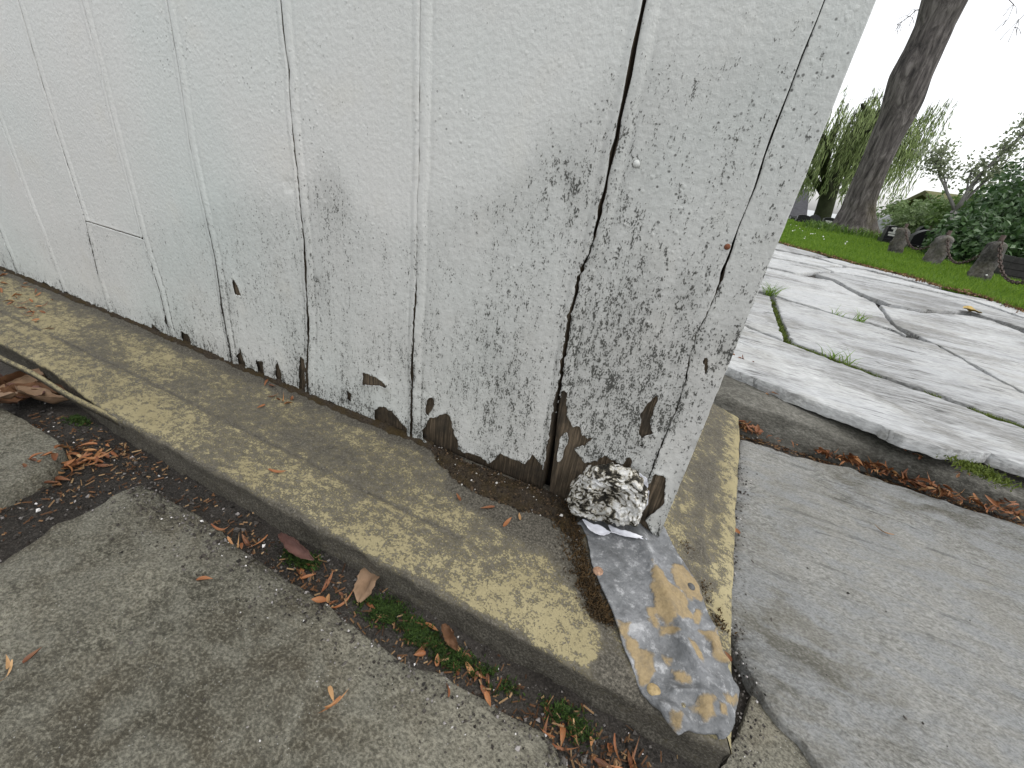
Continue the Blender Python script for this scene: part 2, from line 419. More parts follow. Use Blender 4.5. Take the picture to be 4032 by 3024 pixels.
slab('flagstone', P3, ZS['S3'], M_SCHIST, pav, 0.003, 0.0022, 0.004, 0.05, 31, label='large streaky grey flagstone right of the sill')
slab('flagstone', P4, ZS['S4'], M_SLAB, pav, 0.003, 0.002, 0.003, 0.04, 41, label='small flagstone wedge below the tip of the lead sheet')

# loose grit lying in the joints: too fine to count
M_GRIT = Mat('grit', 0.7, 0.4)
M_GRIT.col(M_GRIT.ramp(M_GRIT.island(), [(0.0, (0.012, 0.010, 0.008)), (0.5, (0.045, 0.038, 0.031)), (0.85, (0.12, 0.11, 0.10)), (0.955, (0.28, 0.26, 0.25)), (0.975, (0.6, 0.58, 0.56)), (1.0, (0.7, 0.68, 0.66))]))
M_GRIT = M_GRIT.done()
def inside_any(x, y, m=0.0):
    r = np.zeros(x.shape, bool)
    for p in (P1, P2, P3, P4): r |= sdf(p, x, y) > m
    return r
def in_sill(x, y): return (y > Y0 - 0.001) & (x < XS + 0.001)
OCT = np.array([(1, 0, 0), (-1, 0, 0), (0, 1, 0), (0, -1, 0), (0, 0, 1), (0, 0, -1)], float)
OCF = np.array([(0, 2, 4), (2, 1, 4), (1, 3, 4), (3, 0, 4), (2, 0, 5), (1, 2, 5), (3, 1, 5), (0, 3, 5)])
def pebbles(x, y, z, r, seed=0):
    g = np.random.default_rng(seed); n = len(x)
    s = r[:, None, None] * (0.6 + 0.8 * g.random((n, 6, 1))) * OCT[None] * (0.6 + 0.6 * g.random((n, 1, 3)))
    a = g.random(n) * 6.28; b = g.random(n) * 6.28
    ca, sa, cb, sb = np.cos(a), np.sin(a), np.cos(b), np.sin(b)
    X, Yy, Zz = s[..., 0], s[..., 1], s[..., 2]
    Yy, Zz = Yy * cb[:, None] - Zz * sb[:, None], Yy * sb[:, None] + Zz * cb[:, None]
    X, Yy = X * ca[:, None] - Yy * sa[:, None], X * sa[:, None] + Yy * ca[:, None]
    V = np.stack([X + x[:, None], Yy + y[:, None], Zz + z[:, None]], -1).reshape(-1, 3)
    F = (OCF[None] + 6 * np.arange(n)[:, None, None]).reshape(-1, 3)
    return V, F
n = 60000
gx = rng.uniform(-1.15, 0.75, n); gy = rng.uniform(-0.1, 0.77, n)
k = ~in_sill(gx, gy) & ~(inside_any(gx, gy, 0.003))
gx, gy = gx[k][:17000], gy[k][:17000]
gr = np.exp(rng.normal(-6.75, 0.42, len(gx)))
V, F = pebbles(gx, gy, grit_h(gx, gy) + gr * 0.5, gr, 3)
# grains carried onto the slabs along the joint by the sill
n = 9000
hx = rng.uniform(-0.75, 0.45, n); hy = Y0 - np.abs(rng.normal(0, 0.028, n)) - 0.012
k = (sdf(P1, hx, hy) > 0) | (sdf(P4, hx, hy) > 0)
hx, hy = hx[k][:1500], hy[k][:1500]; hr = np.exp(rng.normal(-7.0, 0.38, len(hx)))
V2, F2 = pebbles(hx, hy, np.full(len(hx), 0.0005), hr, 4)
hx3 = XS + 0.004 + np.abs(rng.normal(0, 0.014, 900)); hy3 = rng.uniform(0.2, 0.74, 900); hr3 = np.exp(rng.normal(-7.0, 0.35, 900))
V3, F3 = pebbles(hx3, hy3, np.full(900, 0.0065), hr3, 5)
hx4 = rng.uniform(-0.6, 0.6, 260); hy4 = rng.uniform(0.0, 0.5, 260); k = ((sdf(P1, hx4, hy4) > 0) | (sdf(P3, hx4, hy4) > 0)); hx4, hy4 = hx4[k], hy4[k]
hr4 = np.exp(rng.normal(-7.0, 0.35, len(hx4)))
V4, F4 = pebbles(hx4, hy4, np.where(sdf(P3, hx4, hy4) > 0, 0.0075, 0.0008), hr4, 6)
Vs = [V, V2, V3, V4]; Fs = []; off = 0
for a, b in zip(Vs, (F, F2, F3, F4)): Fs.append(b + off); off += len(a)
o = link('grit', mkmesh('grit', np.concatenate(Vs), np.concatenate(Fs), M_GRIT, False))
tag(o, 'dark grey and white grit lying in the joints between slabs', 'grit', kind='stuff')

# ------------------------------------------------------------------ upper terrace: kerb step and pale flagstones
ZU = 0.068
V, F = box(-6, 6, 0.80, 4.9, -0.05, 0.045)
terrace = tag(link('terrace', mkmesh('terrace', V, F, M_GRITBED, False)), kind='structure')
KF = [(1480, 800), (1565, 828), (1656, 856), (1772, 905), (1881, 951), (1990, 991), (2100, 1027), (2212, 1078), (2420, 1150)]   # upper front edge of the kerb
def kerb_block(x0, x1, seed):
    nx, prof = int((x1 - x0) / 0.006) + 2, []
    xs = np.linspace(x0, x1, nx)
    ts = np.linspace(0, 1, 26)
    G = np.zeros((nx, 26, 3))
    for j, t in enumerate(ts):
        if t < 0.5:   # front face, bottom to top
            q = t / 0.5; yy = 0.748 + 0.010 * q; zz = -0.03 + (0.03 + 0.052) * q
        else:
            q = (t - 0.5) / 0.5; yy = 0.758 + 0.16 * q; zz = 0.052 + 0.004 * q
        rnd = 0.006 * math.exp(-((t - 0.5) / 0.05) ** 2)
        drop = sstep(0.1, 0.55, xs) * 0.020 * (1 if t >= 0.45 else t / 0.45)
        G[:, j, 0] = xs
        G[:, j, 1] = yy + 0.004 * fbm(xs * 30, np.full(nx, zz * 60 + yy * 40), 4, seed) + rnd * 0.7
        G[:, j, 2] = zz - rnd - drop + 0.0028 * fbm(xs * 26, np.full(nx, yy * 40 + zz * 50), 4, seed + 2)
    G[0, :, 0] += 0.002; G[-1, :, 0] -= 0.002
    i = np.arange(nx * 26).reshape(nx, 26)
    Fq = np.stack([i[:-1, :-1], i[1:, :-1], i[1:, 1:], i[:-1, 1:]], -1).reshape(-1, 4)
    return G.reshape(-1, 3), Fq
for q, (a, b) in enumerate(((-1.6, -0.62), (-0.616, 0.82), (0.824, 2.0))):
    V, F = kerb_block(a, b, 51 + 7 * q)
    link('kerb_stone', mkmesh('kerb_stone', V, F, M_KERB), terrace)

def upoly(pts, z=ZU): return gpoly(pts, z)
def inset(P, d):
    P = np.asarray(P, float); n = len(P); A = 0.5 * sum(P[i][0] * P[(i + 1) % n][1] - P[(i + 1) % n][0] * P[i][1] for i in range(n))
    s = 1 if A > 0 else -1; out = []
    for i in range(n):
        a, b, c = P[i - 1], P[i], P[(i + 1) % n]
        e1 = (b - a) / (np.linalg.norm(b - a) + 1e-9); e2 = (c - b) / (np.linalg.norm(c - b) + 1e-9)
        n1 = s * np.array((-e1[1], e1[0])); n2 = s * np.array((-e2[1], e2[0]))
        m = n1 + n2; m /= max(0.5, 1 + n1 @ n2)
        out.append(b + m * d)
    return np.array(out)
UP = [
  # outline in photo pixels, inset (m), step (m), height offset
  ([(1420, 690), (1594, 738), (1663, 774), (1736, 806), (1790, 824), (1881, 862), (1954, 895), (2023, 927), (2063, 946), (2150, 984), (2038, 971), (1954, 950), (1900, 922), (1790, 882), (1714, 853), (1634, 820), (1574, 796), (1420, 760)], 0.001, 0.004, 0.004),
  ([(1420, 685), (1594, 736), (1663, 772), (1736, 804), (1790, 820), (1881, 859), (1954, 892), (2023, 924), (2063, 943), (2155, 984), (2320, 1040), (2330, 966), (2212, 922), (2136, 896), (2027, 856), (1918, 820), (1809, 780), (1707, 741), (1690, 735), (1600, 700), (1420, 640)], 0.003, 0.004, 0.0),
  ([(1707, 737), (1809, 776), (1918, 816), (2027, 852), (2136, 892), (2212, 918), (2330, 960), (2330, 890), (2212, 848), (2114, 794), (2020, 743), (1960, 728), (1918, 710), (1849, 692), (1809, 681), (1736, 659), (1670, 639), (1680, 676), (1694, 713)], 0.007, 0.005, 0.002),
  ([(1666, 640), (1676, 678), (1689, 713), (1700, 737), (1600, 699), (1480, 655), (1480, 590), (1600, 622)], 0.005, 0.005, 0.0),
  ([(2024, 743), (2116, 793), (2212, 846), (2330, 886), (2330, 760), (2212, 718), (2147, 693), (2096, 680), (1990, 674), (1925, 662), (1900, 656), (1930, 697), (1965, 716)], 0.004, 0.006, 0.0),
  ([(1670, 636), (1736, 656), (1809, 678), (1849, 689), (1918, 707), (1960, 724), (1926, 698), (1895, 655), (1845, 632), (1798, 606), (1720, 592), (1600, 565), (1480, 545), (1480, 585), (1600, 618)], 0.004, 0.006, 0.001),
  ([(1802, 603), (1848, 628), (1920, 656), (1990, 669), (2096, 674), (2150, 689), (2230, 715), (2330, 745), (2330, 712), (2212, 688), (2100, 650), (1990, 625), (1900, 606), (1850, 596), (1800, 588), (1760, 590)], 0.006, 0.008, 0.0),
  ([(1480, 540), (1600, 562), (1720, 589), (1756, 588), (1798, 585), (1774, 578), (1700, 563), (1600, 545), (1480, 522)], 0.006, 0.008, 0.0),
  ([(1800, 585), (1850, 593), (1900, 603), (1990, 622), (2100, 646), (2212, 684), (2330, 708), (2330, 690), (2212, 668), (2131, 645), (2050, 629), (1985, 612), (1930, 598), (1870, 583), (1830, 577), (1776, 576)], 0.006, 0.01, 0.0),
  ([(1480, 518), (1600, 542), (1700, 560), (1776, 574), (1826, 575), (1790, 566), (1755, 556), (1700, 545), (1600, 525), (1480, 502)], 0.006, 0.01, 0.0),
  ([(1830, 574), (1870, 580), (1930, 595), (1985, 609), (2045, 624), (1993, 606), (1930, 590), (1855, 572), (1800, 558), (1764, 555), (1794, 565)], 0.006, 0.01, 0.0),
  ([(1480, 498), (1600, 522), (1700, 542), (1752, 552), (1790, 555), (1773, 549), (1691, 527), (1600, 506), (1480, 478)], 0.006, 0.012, 0.0),
]
for q, (pts, ins, st, dz) in enumerate(UP):
    P = inset(upoly(pts), ins)
    slab('flagstone', P, ZU + dz - 0.001 * (q % 3), M_PALE, terrace, st, 0.0026, 0.0018, 0.018, 61 + 5 * q, rag=0.0055 if q else 0.003)
# flagstones behind the wall, out of sight from the front
for q, (x0, x1, y0, y1) in enumerate(((-2.6, -1.4, 0.93, 1.9), (-1.38, -0.5, 0.93, 1.7), (-2.4, -1.0, 1.93, 3.2), (2.1, 3.2, 0.95, 1.8), (-2.6, -0.9, 3.25, 4.3))):
    slab('flagstone', [(x0, y0), (x1, y0 + 0.03), (x1 - 0.05, y1), (x0 + 0.08, y1 - 0.06)], ZU, M_PALE, terrace, 0.02, 0.003, 0.004, 0.018, 140 + q)

# ================================================================== WHITE BOARD WALL
ZTOP = 2.3
wall = thing('timber_wall', (0, YW, 0), 'white painted board wall, mouldy and peeling at its foot', 'wall')
def seamfn(pts_full):
    q = np.array([wy(x / DS, y / DS, YW) for x, y in pts_full]); i = np.argsort(q[:, 2]); q = q[i]
    xm = q[:, 0].mean()
    def fn(z):
        z = np.asarray(z, float)
        r = np.interp(z, q[:, 2], q[:, 0])
        return r
    fn.x = xm; return fn
SM = [
  seamfn([(0, 470), (102, 752), (172, 925), (259, 1160)]),
  seamfn([(71, 0), (157, 298), (227, 533), (337, 870), (392, 1097)]),
  seamfn([(321, 0), (392, 259), (470, 580), (564, 940), (627, 1136), (658, 1269)]),
  seamfn([(658, 0), (709, 298), (752, 588), (799, 799), (850, 1019), (885, 1254)]),
  seamfn([(1105, 0), (1130, 250), (1143, 285), (1138, 300), (1144, 439), (1171, 682), (1198, 960), (1218, 1285), (1210, 1480)]),
  seamfn([(1655, 0), (1650, 700), (1643, 780), (1641, 1091), (1628, 1400), (1624, 1665)]),
  seamfn([(2539, 0), (2470, 330), (2402, 627), (2375, 770), (2319, 1003), (2280, 1090), (2241, 1254), (2222, 1401), (2180, 1650), (2151, 1914)]),
  seamfn([(3252, 0), (3173, 188), (3079, 431), (2970, 737), (2907, 901), (2860, 1040), (2782, 1246), (2742, 1308), (2677, 1580), (2607, 1742), (2553, 1883), (2480, 2080)]),
]
_xe = XC
def corner(z): return np.full(np.shape(z), _xe)
corner.x = _xe
xl = SM[0].x
LEFT = []
for k in range(1, 11):
    f = (lambda x: (lambda z: x + 0.0006 * np.sin(np.asarray(z) * 31 + x * 50)))(xl - 0.152 * k)
    f.x = xl - 0.152 * k; LEFT.insert(0, f)
SEAMS = LEFT + SM + [corner]
NL = len(LEFT)
def gap(i, z):
    """half width of the crack at seam i"""
    z = np.asarray(z, float); j = i - NL
    nz = 0.5 + 0.5 * vnoise(z * 60, np.full(z.shape, i * 3.1), 4)
    if j == 6: return 0.0011 + 0.0012 * nz - 0.0007 * sstep(0.25, 0.29, z) * (1 - sstep(0.3, 0.34, z)) + 0.0030 * (1 - sstep(0.06, 0.14, z))
    if j == 7: return 0.0002 + 0.0011 * nz ** 1.5 * (1 - 0.75 * sstep(0.36, 0.42, z)) * (1 - 0.6 * sstep(0.25, 0.2, z))
    if j == 8: return np.full(z.shape, 0.0)
    if j == 5: return 0.0002 + (0.0006 + 0.0013 * nz) * (1 - sstep(0.20, 0.25, z))
    if j == 4: return 0.0005 + 0.0005 * nz + (0.0007 + 0.0012 * nz) * (1 - sstep(0.2, 0.28, z))
    if j == 3: return 0.0004 + 0.0006 * nz + 0.0007 * (1 - sstep(0.2, 0.3, z))
    return 0.00025 + 0.0006 * nz * (1 - sstep(0.2, 0.32, z))
def wpoly(pts):
    q = np.array([wy(x, y, YW) for x, y in pts]); return q[:, [0, 2]]
def c3(pts):  # points read in an enlarged view of the post foot
    return [(1206.9 + 0.2976 * x, 658.3 + 0.2976 * y) for x, y in pts]
HOLES = [wpoly(p) for p in (
  [(502, 595), (512, 612), (526, 641), (508, 638)],
  [(782, 803), (832, 824), (838, 838), (786, 829)],
  [(806, 884), (830, 879), (850, 893), (880, 925), (884, 950), (850, 935), (812, 908)],
  [(911, 928), (930, 902), (973, 894), (976, 925), (991, 950), (985, 990), (940, 968), (913, 947)],
  [(988, 972), (1040, 985), (1055, 1000), (1085, 983), (1110, 992), (1135, 1001), (1150, 984), (1172, 1003), (1180, 1090), (1000, 1040)],
  [(553, 775), (570, 782), (573, 818), (560, 815)],
  [(598, 780), (606, 800), (612, 838), (596, 822)],
  [(648, 768), (660, 780), (660, 855), (644, 850)],
  [(520, 748), (533, 790), (520, 796), (512, 770)],
  [(392, 716), (410, 726), (412, 742), (396, 740)],
  [(330, 700), (345, 712), (345, 722), (326, 716)],
  [(922, 862), (934, 858), (938, 872), (926, 905), (919, 880)],
  [(752, 842), (760, 850), (760, 868), (751, 860)],
  [(1228, 849), (1220, 896), (1237, 920), (1254, 917), (1257, 944), (1278, 947), (1262, 959), (1238, 968), (1266, 1005), (1308, 986), (1347, 1003), (1360, 1035), (1386, 1040), (1396, 1190), (1200, 1180), (1160, 1060), (1200, 900), (1214, 845)],
  c3([(720, 620), (660, 690), (600, 800), (590, 940), (615, 1010), (620, 950), (690, 940), (660, 850), (700, 790), (725, 700)]),
  c3([(700, 1220), (780, 1250), (770, 1330), (770, 1430), (700, 1500), (640, 1560), (700, 1700), (540, 1680), (590, 1500), (640, 1320)]),
  c3([(470, 1215), (490, 1110), (520, 1105), (530, 1200), (500, 1245)]),
  c3([(1055, 395), (1075, 410), (1070, 480), (1055, 550), (1060, 470)]),
  c3([(568, 985), (612, 1020), (608, 1034), (560, 1000)]),
)]
DENT = [wpoly(p) for p in ([(1262, 52), (1282, 55), (1286, 62), (1271, 65), (1272, 79), (1290, 80), (1288, 86), (1270, 88), (1268, 93), (1261, 90)], [(1283, 118), (1296, 113), (1305, 120), (1303, 126), (1294, 119), (1286, 126), (1292, 142), (1286, 140)], [(1195, 348), (1212, 346), (1226, 352), (1220, 362), (1200, 358)], [(1190, 366), (1226, 368), (1232, 420), (1206, 440), (1188, 410)], [(612, 385), (632, 388), (634, 412), (618, 416)])]
ISLAND = [wpoly(p) for p in ([(1209, 945), (1224, 930), (1229, 945), (1216, 985), (1206, 1000)], c3([(640, 1560), (700, 1500), (780, 1450), (770, 1659), (690, 1690)]))]
def bl(x, y, r, a):
    p = wy(x, y, YW); return (p[0], p[2], r, a)
BLOBS = [bl(1345, 810, .018, .34), bl(1300, 880, .026, .38), bl(1375, 690, .012, .45), bl(1385, 590, .010, .4), bl(1262, 770, .014, .5), bl(1250, 700, .01, .4), bl(1420, 790, .015, .35),
  bl(1500, 740, .009, .5), bl(1585, 745, .008, .6), bl(1480, 860, .012, .35), bl(1290, 940, .014, .45), bl(1340, 960, .014, .4), bl(1270, 560, .008, .3), bl(1440, 900, .008, .6), bl(1480, 640, .01, .45), bl(1400, 860, .016, .4),
  bl(710, 420, .022, .12), bl(745, 440, .024, .12), bl(1010, 450, .02, .12), bl(1085, 440, .016, .14), bl(1200, 350, .03, .10), bl(1235, 360, .025, .10), bl(690, 620, .012, .25), bl(640, 780, .014, .35), bl(770, 850, .02, .35), bl(1060, 880, .04, .25), bl(1240, 420, .014, .3),
  bl(400, 730, .02, .35), bl(335, 690, .012, .4), bl(490, 640, .012, .3), bl(10, 560, .02, .3), bl(1010, 740, .03, .18), bl(870, 760, .025, .2)]
_ml = np.array([wy(x, y, YW) for x, y in ((-200, 480), (300, 470), (440, 440), (560, 395), (640, 420), (690, 330), (740, 380), (770, 440), (860, 470), (950, 435), (1040, 415), (1120, 350), (1230, 240), (1290, 170), (1500, 60))])
def mould(x, z):
    zl = np.interp(x, _ml[:, 0], _ml[:, 2]) + 0.012 * fbm(x * 60, z * 25, 3, 77)
    amp = np.interp(x, (-1.2, -0.75, -0.6, -0.45, -0.08, 0.05), (0.22, 0.30, 0.38, 0.46, 0.46, 0.34))
    m = amp * (0.75 * sstep(-0.02, 0.035, zl - z) + 0.25 * sstep(0.0, 0.2, zl - z)) * (0.9 + 0.35 * fbm(x * 60, z * 9, 3, 78))
    m = m + np.where(x > -0.084, 0.09, 0.0)
    m = m + 0.42 * (1 - sstep(0.042, 0.085, z)) * (0.7 + 0.6 * fbm(x * 40, z * 40, 2, 79))
    for bx, bz, r, a in BLOBS:
        m = m + a * np.exp(-(((x - bx) / r) ** 2 + ((z - bz) / (1.5 * r)) ** 2) * 0.7) * (0.75 + 0.5 * fbm(x * 50, z * 35, 3, 80))
    return np.clip(m, 0, 0.72)
def base_z(x): return 0.041 + 0.0025 * fbm(np.asarray(x) * 30, np.zeros(np.shape(x)), 3, 33)

def wobble(i, Z):
    a = 0.0022 if i - NL == 6 else 0.0011 if i - NL in (4, 5, 7) else 0.0006
    if i == len(SEAMS) - 1: a = 0.0005
    return a * (0.6 * fbm(Z * 55, np.full(Z.shape, i * 5.0), 4, 12) + 0.5 * vnoise(Z * 260, np.full(Z.shape, i * 2.0), 16) * (1 - sstep(0.4, 0.6, Z)))
def board(i, zlo, zhi, fine=0.0018, ragged=True, bead=(True, True), label=None, holes=True):
    """one board between seams i and i+1: bare wood body with its paint coat as a sub-part"""
    sl, sr = SEAMS[i], SEAMS[i + 1]
    xa, xb = sl.x - 0.012, sr.x + 0.012
    far = i < NL - 1
    if far: fine = 0.004
    us = np.arange(xa, xb + fine, fine)
    zs = [zlo - 0.004]; dz = fine
    while zs[-1] < zhi:
        if zs[-1] > (0.30 if not far else 0.12): dz = min(dz * 1.12, 0.05)
        zs.append(zs[-1] + dz)
    zs = np.array(zs); zs[-1] = zhi + 0.02
    U, Z = np.meshgrid(us, zs, indexing='ij')
    dl = U - (sl(Z) + wobble(i, Z) + gap(i, Z)); dr = (sr(Z) + wobble(i + 1, Z + 0.003) - gap(i + 1, Z)) - U
    Fd = np.minimum(np.minimum(dl, dr), zhi - Z)
    rag = 0.005 * fbm(U * 80, Z * 60, 4, 90 + i) + 0.0036 * fbm(U * 320, Z * 150, 2, 91 + i)
    if ragged:
        Fd = np.minimum(Fd, Z - (zlo + 0.0035 + rag + 0.006 * np.maximum(0, fbm(U * 45, np.zeros(U.shape), 3, 17))))
        if holes:
            for H in HOLES:
                if H[:, 0].max() < xa or H[:, 0].min() > xb: continue
                s = -sdf(H, U, Z) + 0.55 * rag
                Fd = np.minimum(Fd, s)
            for H in ISLAND:
                if H[:, 0].max() < xa or H[:, 0].min() > xb: continue
                Fd = np.maximum(Fd, np.minimum(sdf(H, U, Z) + 0.3 * rag, np.minimum(dl, dr)))
    else:
        Fd = np.minimum(Fd, Z - zlo)
    u, z, tri, f = march(us, zs, Fd)
    dl = u - sl(z); dr = sr(z) - u
    out = np.zeros(len(u))
    if bead[0]:
        out += 0.0008 * np.exp(-((dl - 0.0055) / 0.0036) ** 4) - 0.0009 * np.exp(-((dl - 0.0122) / 0.0011) ** 2)
    if bead[1]:
        out += 0.0008 * np.exp(-((dr - 0.0030) / 0.0026) ** 4) - 0.0008 * np.exp(-((dr - 0.0070) / 0.0010) ** 2)
    out += 0.0009 * fbm(u * 9, z * 3, 2, 101 + i) + 0.00022 * fbm(u * 130, z * 60, 3, 102 + i)
    near = np.exp(-f / 0.0035) * (1 - sstep(0.16, 0.24, z))
    out += near * (0.0008 + 0.0022 * np.clip(fbm(u * 55, z * 55, 2, 103 + i), 0, 1)) * (f < 0.02)
    for H in DENT:
        if H[:, 0].max() > xa and H[:, 0].min() < xb: out -= 0.0007 * sstep(-0.0008, 0.0008, sdf(H, u, z) + 0.0008 * fbm(u * 200, z * 200, 2, 19))
    m = mould(u, z)
    low = 1 - sstep(0.12, 0.27, z)
    for dd_, ii in ((dl, i), (dr, i + 1)):
        if ii < len(SEAMS) - 1: m = m + (0.15 + 0.35 * low) * np.exp(-dd_ / 0.0022) * (0.6 + 0.8 * fbm(z * 40, np.full(z.shape, ii * 2.0), 3, 13)) * (0.3 + 0.7 * (u > -0.9)) * (0.35 + 0.65 * sstep(0.6, 0.35, z))
    m = m + 0.55 * low * (u > -0.75) * (np.exp(-((dl - 0.0122) / 0.0011) ** 2) * bead[0] + np.exp(-((dr - 0.0070) / 0.0010) ** 2) * bead[1]) * (fbm(z * 30, np.full(z.shape, i * 7.0), 3, 14) > -0.15)
    m = m + 0.30 * np.exp(-f / 0.0035) * (1 - sstep(0.08, 0.15, z)) * (0.6 + 0.8 * fbm(u * 90, z * 90, 2, 15))
    m = np.clip(m, 0, 0.85)
    out += 0.0006 * np.clip(m, 0, 1) * fbm(u * 260, z * 200, 2, 104)
    V = np.stack([u, YW - out, z], -1)
    V, tri, vsx = rim(V, tri, np.array((0, 0.0009, 0)))
    att = np.concatenate([m, m[vsx]])
    # wooden body behind the paint
    zz = np.linspace(zlo, zhi, 40 if not far else 6); nx = 14
    tt = np.linspace(0, 1, nx); A, B = np.meshgrid(tt, zz, indexing='ij')
    xl_ = sl(B) + np.maximum(gap(i, B), 0.0006) + 0.0002; xr_ = sr(B) - np.maximum(gap(i + 1, B), 0.0006) - (0.0002 if i + 1 < len(SEAMS) - 1 else 0.0008)
    X = xl_ + (xr_ - xl_) * A
    Yb = YW + 0.0017 + 0.0012 * (0.5 + 0.5 * fbm(X * 90, B * 14, 3, 110 + i)) * (1 - sstep(0.3, 0.4, B))
    fr = np.stack([X, Yb, B], -1).reshape(-1, 3); bk = np.stack([X, np.full(X.shape, YW + 0.020), B], -1).reshape(-1, 3)
    nz = len(zz); idx = np.arange(nx * nz).reshape(nx, nz); Nn = nx * nz; Fq = []
    Fq.append(np.stack([idx[:-1, :-1], idx[1:, :-1], idx[1:, 1:], idx[:-1, 1:]], -1).reshape(-1, 4))
    for a, b in ((idx[0, :-1], idx[0, 1:]), (idx[-1, 1:], idx[-1, :-1])): Fq.append(np.stack([a, b, b + Nn, a + Nn], -1))
    for a, b in ((idx[1:, 0], idx[:-1, 0]), (idx[:-1, -1], idx[1:, -1])): Fq.append(np.stack([a, b, b + Nn, a + Nn], -1))
    bo = link('wall_board', mkmesh('wall_board', np.concatenate([fr, bk]), np.concatenate(Fq), M_WOOD), wall)
    link('paint_coat', mkmesh('paint_coat', V, tri, M_PAINT, attrs={'mould': att}), bo)
    if label: bo['label'] = label
    return bo
ZCUT = 0.5 * (wy(337 / DS, 870 / DS, YW)[2] + wy(564 / DS, 940 / DS, YW)[2])
nb = len(SEAMS) - 1
for i in range(nb):
    j = i - NL
    if j == 1:
        board(i, 0.041, ZCUT - 0.0007, label='short replacement piece at the foot of a wall board')
        board(i, ZCUT + 0.0007, ZTOP, ragged=False)
    elif j == 6: board(i, 0.030, ZTOP, bead=(True, False), label='corner post board with rotten foot and black mould')
    elif j == 7: board(i, 0.026, ZTOP, bead=(False, False), label='narrow outer corner strip with cracked paint')
    else: board(i, 0.041, ZTOP)
# near-black box painting shade into the board gaps; then return side and top
V, F = box(SEAMS[0].x + 0.01, XC - 0.03, YW + 0.0215, 0.70, 0.03, ZTOP - 0.01)
link('gap_shade_core', mkmesh('gap_shade_core', V, F, M_CORE, False), wall)
ya = YW + 0.004
for q, yb in enumerate((0.47, 0.59, 0.712)):
    V, F = box(XC - 0.024, XC - 0.002 - 0.0005 * q, ya + 0.0012, yb - 0.0012, 0.034, ZTOP)
    if q == 0: V, F = box(XC - 0.024, XC - 0.002, YW + 0.0205, yb - 0.0012, 0.034, ZTOP)
    sb = link('side_board', mkmesh('side_board', V, F, M_WOOD, False), wall)
    us = np.arange((YW + 0.0008) if q == 0 else ya + 0.001, yb - 0.001, 0.004); zs = np.concatenate([np.arange(0.036, 0.4, 0.004), np.arange(0.4, ZTOP, 0.06), [ZTOP]])
    U, Z = np.meshgrid(us, zs, indexing='ij')
    Fd = np.minimum(Z - (0.045 + 0.006 * fbm(U * 60, Z * 50, 4, 7 + q)), np.minimum(U - us[0] + 1e-5, us[-1] - U + 1e-5))
    u, z, tri, f = march(us, zs, Fd)
    V = np.stack([XC - 0.0005 + 0.0005 * fbm(u * 40, z * 20, 3, q), u, z], -1)
    link('paint_coat', mkmesh('paint_coat', V, tri, M_PAINT, attrs={'mould': mould(np.full(u.shape, XC), z)}), sb)
    ya = yb
V, F = box(SEAMS[0].x, XC - 0.001, 0.702, 0.716, 0.03, ZTOP)
link('back_board', mkmesh('back_board', V, F, M_PAINT, False), wall)
V, F = box(SEAMS[0].x - 0.03, XC + 0.03, YW - 0.03, 0.75, ZTOP + 0.021, ZTOP + 0.05)
link('cap_board', mkmesh('cap_board', V, F, M_PAINT, False), wall)
# a rust brown nail and a painted nail head on the post
for px, py, mt, r in ((1375, 354, M_PAINT, 0.0026), (1571, 533, None, 0.0022)):
    p = wy(px, py, YW)
    V = []; F = []
    for k in range(4):
        for t in range(10):
            a = 2 * math.pi * t / 10; rr = r * math.cos(k / 3 * 1.45); V.append((p[0] + rr * math.cos(a), YW - 0.0004 - 0.0014 * math.sin(k / 3 * 1.45), p[2] + rr * math.sin(a)))
    for k in range(3):
        for t in range(10): F.append((k * 10 + t, (k + 1) * 10 + t, (k + 1) * 10 + (t + 1) % 10, k * 10 + (t + 1) % 10))
    F.append(tuple(range(30, 40))[::-1])
    link('nail_head', mkmesh('nail_head', V, F, mt or flat('rust', (0.16, 0.06, 0.03))), wall)

# ================================================================== YELLOW SILL
sill = thing('plinth_sill', (0, Y0, 0), 'yellow painted sill at the foot of the white board wall, paint worn to grey', 'sill')
def D2(pts, z):   # photo pixels -> plan, on the sill top
    out = []
    for x, y in pts:
        zz = z
        for _ in range(4):
            p = gz(x, y, zz); zz = float(sill_z(p[0], p[1]))
        out.append(p[:2])
    return np.array(out)
DARK = [(D2(p, 0.03), a, s) for p, a, s in (  # soiled and bare patches, plus shade painted beneath the lead's left edge
  ([(1290, 1270), (1340, 1400), (1400, 1530), (1330, 1480), (1300, 1420), (1290, 1340), (1240, 1260), (1180, 1190), (1080, 1130), (960, 1060), (1000, 1020), (1180, 1090), (1250, 1130)], 0.75, 0.010),
  ([(1255, 1430), (1330, 1420), (1420, 1540), (1390, 1560)], 0.9, 0.003),
  ([(960, 1010), (1180, 1080), (1250, 1190), (1150, 1170), (1010, 1080)], 0.5, 0.012),
)]
LIGHT = [(D2(p, 0.03), a, s) for p, a, s in (
  ([(860, 1180), (1000, 1220), (1190, 1300), (1290, 1360), (1290, 1420), (1200, 1400), (1000, 1300)], 0.12, 0.014),
  ([(0, 600), (200, 700), (420, 780), (330, 800), (160, 740), (0, 690)], 0.18, 0.02),
)]
